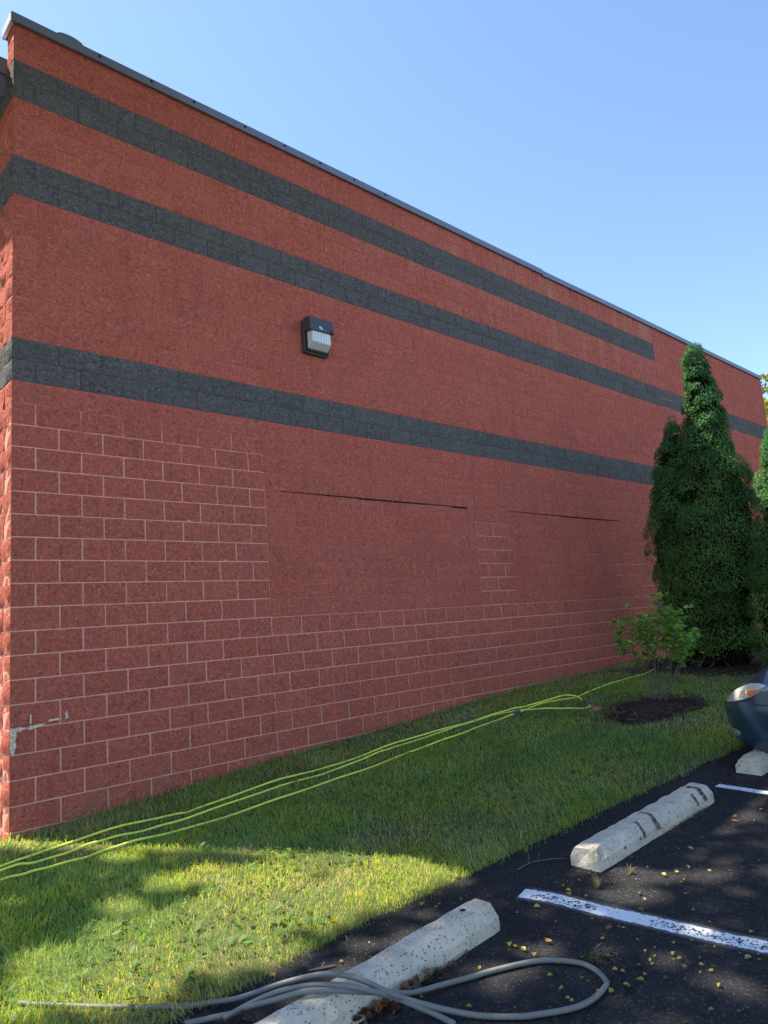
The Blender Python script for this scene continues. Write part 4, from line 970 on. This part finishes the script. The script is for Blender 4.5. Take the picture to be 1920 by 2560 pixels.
def car():
    X0, Y0 = 5.21, -3.80
    root = empty('parked_car', 'dark blue car nosing in at the right edge over a wheel stop', 'car', (X0, Y0, float(gz(X0, -4.5))))
    root.rotation_euler = (0, -math.atan(.045), 0)
    # local frame: +x is the car's left (towards the camera's left), so world x = X0 - x
    def pt(a, v, side, out=0.0):
        x, y, z = SURF(a, v, out); return (-side*float(x), -float(y), float(z))
    def shell(name, a0, a1, v0, v1, na, nv, mat, side, out=0.0, thick=True):
        V, F = [], []
        for i in range(na+1):
            for j in range(nv+1):
                a = a0 + (a1-a0)*i/na; lo = v0(a) if callable(v0) else v0; hi = v1(a) if callable(v1) else v1
                V.append(pt(a, lo + (hi-lo)*j/nv, side, out))
        W = nv+1
        for i in range(na):
            for j in range(nv):
                q = (i*W+j, (i+1)*W+j, (i+1)*W+j+1, i*W+j+1); F.append(q if side > 0 else q[::-1])
        return V, F
    def arch(a):                                               # wheel openings cut from the sides
        y = float(plan(a)[1])
        for yc in (.86, 3.32):
            if abs(y-yc) < .36: return (.11 + math.sqrt(.36**2-(y-yc)**2)*.98 - .02 - .11)/(float(ztop(y))-.11) + .02
        return 0.0
    seam = lambda a: float(np.interp(a, [0, .175, .183, .191, .21, .25, .36], [.668, .668, .68, .61, .595, .59, .58]))
    core = MB()
    for side in (1, -1):
        V, F = shell('x', 0, 1, lambda a: max(.05, arch(a)), .985, 120, 10, None, side, -.012); core.add(V, F)
    core.build('inner_body', M_CARD, root)
    for side in (1, -1):
        m = MB(); V, F = shell('bumper', 0.0, .228, lambda a: arch(a), lambda a: seam(a)-.006, 60, 14, None, side); m.add(V, F); m.build('bumper', M_CAR, root, True)
        m = MB(); V, F = shell('fender', .0, .40, lambda a: max(seam(a)+.004, arch(a)) if a < .232 else arch(a), .985, 70, 10, None, side); m.add(V, F); m.build('fender', M_CAR, root, True)
        for d0, d1 in ((.402, .565), (.568, .70)):
            m = MB(); V, F = shell('door', d0, d1, lambda a: max(.06, arch(a)), .985, 24, 8, None, side); m.add(V, F); dr = m.build('door', M_CAR, root, True)
            h = MB(); p = np.array(pt(d1-.03, .86, side, .01)); h.box(p-np.array([.012, .07, .012]), p+np.array([.012, .07, .012])); h.build('door_handle', M_CAR, dr, bevel=.004)
        m = MB(); V, F = shell('quarter', .703, 1.0, lambda a: arch(a), .985, 40, 10, None, side); m.add(V, F); m.build('rear_quarter', M_CAR, root, True)
    # hood and rear deck: crowned surfaces between the shoulders
    def deck(name, y0, y1, n, crown):
        aa = np.linspace(0, 1, 1200); ys = SURF(aa, np.full(1200, .985))[1]; xs_ = SURF(aa, np.full(1200, .985))[0]; zs_ = SURF(aa, np.full(1200, .985))[2]
        o = np.argsort(ys); V, F = [], []
        for i in range(n+1):
            y = y0 + (y1-y0)*(i/n); x = float(np.interp(y, ys[o], xs_[o])); z = float(np.interp(y, ys[o], zs_[o]))
            for j in range(13):
                u = -1 + j/6; V.append((u*max(x-.004, .002), -y, z + crown*(1-u*u)*min(1, (y-ys.min()+.02)*4)))
        for i in range(n):
            for j in range(12): F.append((i*13+j, i*13+j+1, (i+1)*13+j+1, (i+1)*13+j))
        m = MB(); m.add(V, F); return m.build(name, M_CAR, root, True)
    deck('hood', .265, 1.24, 26, .045); deck('cowl', 1.24, 3.5, 10, .01); deck('trunk_lid', 3.5, 4.1, 12, .03)
    # cabin
    def ring(y0, y1, x, z): return [(-x, -y0, z), (x, -y0, z), (x, -y1, z), (-x, -y1, z)]
    lo, hi = ring(1.22, 3.72, .70, .925), ring(1.98, 3.12, .545, 1.27)
    m = MB(); m.add(hi + [(0, -2.5, 1.30)], [(0, 1, 4), (1, 2, 4), (2, 3, 4), (3, 0, 4)]); m.build('roof', M_CAR, root, True)
    for nm, q in (('windshield', (0, 1)), ('rear_window', (2, 3)), ('side_window', (1, 2)), ('side_window', (3, 0))):
        m = MB(); m.add([lo[q[0]], lo[q[1]], hi[q[1]], hi[q[0]]], [(0, 1, 2, 3)]); m.build(nm, M_GLASSD, root)
    m = MB()
    for i in range(4): m.tube([lo[i], hi[i]], .028, 6)
    for i in range(4): m.tube([hi[i], hi[(i+1) % 4]], .022, 6)
    for s in (1, -1): m.tube([(s*.69, -2.45, .93), (s*.545, -2.5, 1.27)], .024, 6)
    m.build('pillars', M_CAR, root, True)
    # lamps: patches lying on the body's own surface
    def patch(name, poly, side, out, mat, parent, depth=.012):
        cx, cv = np.mean([p[0] for p in poly]), np.mean([p[1] for p in poly]); n = len(poly); V = []; F = []; rings = 5
        for k in range(rings+1):
            t = k/rings
            for a, v in poly: V.append(pt(cx+(a-cx)*t, cv+(v-cv)*t, side, out if k < rings else out*.55))
        for a, v in poly: V.append(pt(a, v, side, -depth))
        for k in range(rings+1):
            for i in range(n):
                q = (k*n+i, (k+1)*n+i, (k+1)*n+(i+1) % n, k*n+(i+1) % n); F.append(q)
        m = MB(); m.add(V, F); o = m.build(name, mat, parent, True)
        bm = bmesh.new(); bm.from_mesh(o.data); bmesh.ops.remove_doubles(bm, verts=bm.verts[:], dist=1e-5); bmesh.ops.recalc_face_normals(bm, faces=bm.faces[:]); bm.to_mesh(o.data); bm.free(); return o
    def dense(poly, k=4):
        out = []
        for i in range(len(poly)):
            p, q = poly[i], poly[(i+1) % len(poly)]
            for j in range(k): out.append((p[0]+(q[0]-p[0])*j/k, p[1]+(q[1]-p[1])*j/k))
        return out
    HP = [(.072, .70), (.074, .80), (.095, .85), (.14, .87), (.173, .885), (.197, .862), (.211, .822), (.202, .775), (.183, .712), (.164, .682), (.14, .672), (.10, .675)]
    for side in (1, -1):
        hl = patch('headlight', dense(HP), side, .010, M_HLENS, root)
        patch('reflector', dense([(.150, .70), (.150, .82), (.170, .815), (.173, .76), (.170, .71)], 3), side, .0125, M_HREFL, hl, .004)
        patch('turn_signal', dense([(.173, .80), (.200, .795), (.190, .745), (.178, .715), (.172, .75)], 3), side, .0130, M_AMBER, hl, .004)
        patch('fog_light', dense([(.078, .19), (.078, .28), (.120, .29), (.133, .27), (.136, .235), (.128, .20), (.105, .18)], 3), side, .006, M_FOG, root)
    m = MB(); m.box((-.28, -.14, .50), (.28, -.085, .56)); m.build('grille', M_CARD, root, bevel=.01)
    for yc in (.86, 3.32):
        for s in (1, -1):
            m = MB(); m.tube([(s*.56, -yc, .29), (s*.575, -yc, .29), (s*.72, -yc, .29), (s*.735, -yc, .29)], [.25, .285, .285, .25], 28); wh = m.build('wheel', M_TYRE, root)
            m = MB(); m.tube([(s*.70, -yc, .29), (s*.742, -yc, .29)], [.19, .185], 24); m.build('rim', M_RIM, wh)
    for s in (1, -1):
        m = MB(); m.box((s*.80-.07, -1.68, .92), (s*.80+.07, -1.58, 1.04)); m.build('mirror', M_CAR, root, bevel=.02)
car()

# ------------------------------------------------------------------ litter on the asphalt
def fallen(i, x, y):
    j = rnd.choices(range(4), (5, 4, 2, 1.2))[0]; return j
FT = [(.58, .46, .06), (.50, .45, .12), (.36, .34, .07), (.34, .16, .05)]
FLM = []
for t in FT:
    for q in range(2):
        V, F, c = leaf_mesh('fallen_leaf', rnd, t); V = V*np.array([1, .82, 1]); V[:, 2] += (V[:, 0]**2)*rnd.uniform(.3, 1.0) + np.abs(V[:, 1])*rnd.uniform(.1, .7)
        FLM.append(mesh_np('fallen_leaf', V, F, [M_LEAF], True, col=c))
LBL = {0: 'small bright yellow leaf fallen on the dark asphalt', 1: 'small pale yellow leaf fallen on the dark asphalt', 2: 'small dull green yellow leaf fallen on the dark asphalt', 3: 'small orange brown leaf fallen on the dark asphalt'}
for i, (x, y) in enumerate(LEAVES):
    j = fallen(i, x, y); s = rnd.choice((.014, .018, .022, .026, .034)); z = .006
    if i == len(LEAVES)-14: pass
    on_stop = (-.37 < x < 1.17 and -4.05 < y < -3.84)
    if on_stop: continue
    o = link('fallen_leaf', FLM[j*2 + rnd.randrange(2)], None, G(x, y, z + .002))
    o.rotation_euler = (rnd.gauss(0, .25), rnd.gauss(0, .25), rnd.uniform(0, 6.28)); o.scale = (s, s, s)
    tag(o, LBL[j], 'leaf', LBL[j].replace('small ', '').replace('leaf fallen', 'leaves fallen'))
o = link('fallen_leaf', FLM[7], None, G(2.42, -3.52, .06)); o.scale = (.05,)*3; tag(o, 'curled orange leaf resting on the grass edge near the second wheel stop', 'leaf')
def straw_mass(name, label, spots, mat_tones, cat):
    """spots: (x, y, rx, ry, count, length, height)"""
    V, F, Cc = [], [], []
    r = np.random.default_rng(len(name)*7+3)
    for (x, y, rx, ry, n, ln, hh) in spots:
        for k in range(n):
            q = r.normal(0, .5, 2); px, py = x+rx*q[0], y+ry*q[1]; a = r.uniform(0, 6.28); l = ln*r.uniform(.3, 1.2); w_ = r.uniform(.0006, .0018)
            z = float(gz(px, py)) + .004 + hh*r.random()*math.exp(-(q@q))
            d = np.array([math.cos(a), math.sin(a), r.uniform(-.1, .25 if hh > .01 else .04)]); s = np.array([-d[1], d[0], .3]); b = len(V); bend = np.array([-d[1], d[0], 0])*l*r.uniform(-.3, .3)
            p = np.array([px, py, z]); V += [p-s*w_, p+s*w_, p+d*l*.5+bend+s*w_, p+d*l*.5+bend-s*w_, p+d*l]; F += [(b, b+1, b+2, b+3), (b+3, b+2, b+4)]
            c = mat_tones[r.integers(len(mat_tones))]; Cc += [c]*5
    V = np.array(V); gzv = gz(V[:, 0], V[:, 1]); V[:, 2] = np.maximum(V[:, 2], gzv+.003)
    return link(name, mesh_np(name, V, F, [M_LEAF], col=np.array(Cc, np.float32)))
ST = [(.30, .25, .14), (.22, .18, .10), (.38, .33, .20), (.15, .12, .07), (.14, .16, .06)]
cl = [(rnd.uniform(.2, 5), rnd.uniform(-6.2, -3.7), .25, .25, 10, .03, 0) for _ in range(120)]
tag(straw_mass('grass_clippings', '', cl, ST, ''), 'thin dry grass clippings scattered over the asphalt', 'grass clippings', kind='stuff')
tag(straw_mass('dried_grass_clump', '', [(1.20, -4.62, .075, .06, 260, .05, .03)], ST, ''), 'flat clump of dried grass with yellow leaves beyond the grey hose loop', 'dried grass')
DB = [(.65+.03*i, -4.09-.01*rnd.random(), .05, .03, 26, .035, .02) for i in range(8)] + [(2.75+.07*i, -4.22, .06, .025, 45, .04, .02) for i in range(9)]
tag(straw_mass('leaf_litter', '', DB, [(.16, .10, .05), (.10, .06, .035), (.22, .16, .08), (.28, .22, .12)], ''), 'dry leaf litter caught along the foot of the wheel stops', 'leaf litter', kind='stuff')
BR = [(.24, .13, .06), (.16, .085, .045), (.11, .06, .035)]
BLM = []
for t in BR:
    V, F, c = leaf_mesh('dry_leaf', rnd, t); V[:, 2] += (V[:, 0]**2)*.9 + np.abs(V[:, 1])*.8; BLM.append(mesh_np('dry_leaf', V, F, [M_LEAF], True, col=c))
for i in range(34):
    x = rnd.uniform(.18, .62); y = -4.07 - abs(rnd.gauss(0, .035)); o = link('dry_leaf', BLM[i % 3], None, G(x, y, .012+rnd.random()*.02)); s = rnd.uniform(.025, .05); o.scale = (s, s, s)
    o.rotation_euler = (rnd.gauss(0, .6), rnd.gauss(0, .6), rnd.uniform(0, 6.28)); tag(o, 'curled brown dead leaf heaped against the nearest wheel stop', 'leaf', 'brown dead leaves heaped against the nearest wheel stop')
def tuft(x, y, h, n, label, spread, seedhead=False, tones=ST):
    r = np.random.default_rng(int(x*100)); V, F, Cc = [], [], []; z0 = float(gz(x, y))
    for k in range(n):
        a = r.uniform(0, 6.28); l = h*r.uniform(.4, 1); d = np.array([math.cos(a), math.sin(a), 0]); le = r.uniform(.1, spread); w_ = .0011
        s = np.array([-d[1], d[0], 0])*w_; p = np.array([x, y, z0]) + d*.008*r.random(); m_ = p + (d*math.sin(le*.5) + np.array([0, 0, math.cos(le*.5)]))*l*.5; t = m_ + (d*math.sin(le) + np.array([0, 0, math.cos(le)]))*l*.5
        b = len(V); V += [p-s, p+s, m_+s, m_-s, t]; F += [(b, b+1, b+2, b+3), (b+3, b+2, b+4)]; Cc += [tones[r.integers(len(tones))]]*5
    o = link('weed_tuft', mesh_np('weed_tuft', V, F, [M_LEAF], col=np.array(Cc, np.float32))); return tag(o, label, 'weed')
TW = [(.32, .27, .14), (.20, .20, .08), (.12, .16, .05), (.40, .34, .20)]
tuft(1.835, -4.245, .085, 70, 'straw coloured weed tuft with a tall seed stalk growing from the asphalt', 1.3, tones=TW)
m = MB(); zt_ = float(gz(1.835, -4.245)); m.tube([(1.835, -4.245, zt_), (1.838, -4.243, zt_+.10), (1.834, -4.24, zt_+.165)], [.0014, .0012, .0008], 4)
for q in range(8): m.tube([(1.836, -4.242, zt_+.115+.006*q), (1.836+.008*(-1)**q, -4.242, zt_+.121+.006*q)], .0012, 4)
so_ = m.build('seed_stalk', simple('seed_stalk_straw', (.30, .26, .14), .9)); so_.parent = bpy.data.objects['weed_tuft']
tuft(2.085, -4.31, .075, 40, 'low sprawling dried weed right of the tall tuft on the asphalt', 1.55, tones=[(.26, .17, .10), (.32, .26, .15)])
tuft(.66, -4.10, .07, 60, 'small green weed at the foot of the nearest wheel stop', 1.2, tones=[(.06, .12, .03), (.10, .15, .04)])
tuft(.47, -4.11, .06, 50, 'small green weed beside the grey hose at the wheel stop', 1.3, tones=[(.06, .12, .03), (.10, .15, .04)])
def twig(label, P, r, branches=()):
    m = MB(); m.tube(smooth_path(P, 4), r, 5)
    for b in branches: m.tube(smooth_path(b, 4), r*.6, 5)
    tag(m.build('fallen_twig', M_TWIG), label, 'twig', 'twigs on the asphalt')
twig('thin forked bare twig on the asphalt left of the second wheel stop', [G(1.80, -3.72, .006), G(1.92, -3.74, .012), G(2.02, -3.80, .010), G(2.10, -3.88, .006)], .0028, [[G(1.90, -3.735, .01), G(1.93, -3.72, .04), G(1.95, -3.70, .07)], [G(1.95, -3.76, .01), G(2.05, -3.72, .03)]])
twig('short lichen covered twig between the lawn and the nearest wheel stop', [G(.33, -3.56, .008), G(.38, -3.60, .010), G(.44, -3.63, .006)], .006, [[G(.38, -3.60, .01), G(.41, -3.585, .02)]])
def dandelion(x, y):
    root = empty('dandelion', 'single yellow dandelion flower at the edge of the lawn', 'flower', G(x, y))
    m = MB(); m.tube([(0, 0, 0), (.004, 0, .04), (.002, -.003, .075)], .002, 5); m.build('stem', simple('dandelion_stem', (.12, .18, .05), .7), root)
    V, F = [], []
    for k in range(42):
        a = k*2.4; rr = .004 + .011*math.sqrt(k/42); l = .013; d = np.array([math.cos(a), math.sin(a), 0]); s = np.array([-d[1], d[0], 0])*.0026; p = np.array([.002, -.003, .075]); q = p + d*rr + np.array([0, 0, .010*(1-k/42)+.002]); b = len(V)
        V += [p-s, p+s, q+d*.006+s, q+d*.006-s]; F.append((b, b+1, b+2, b+3))
    mm = MB(); mm.add(V, F); mm.build('petals', simple('dandelion_yellow', (.80, .55, .02), .7), root)
dandelion(.613, -3.405)
print('blades', NB, 'shrub leaves', NL, 'shade leaves', NS)
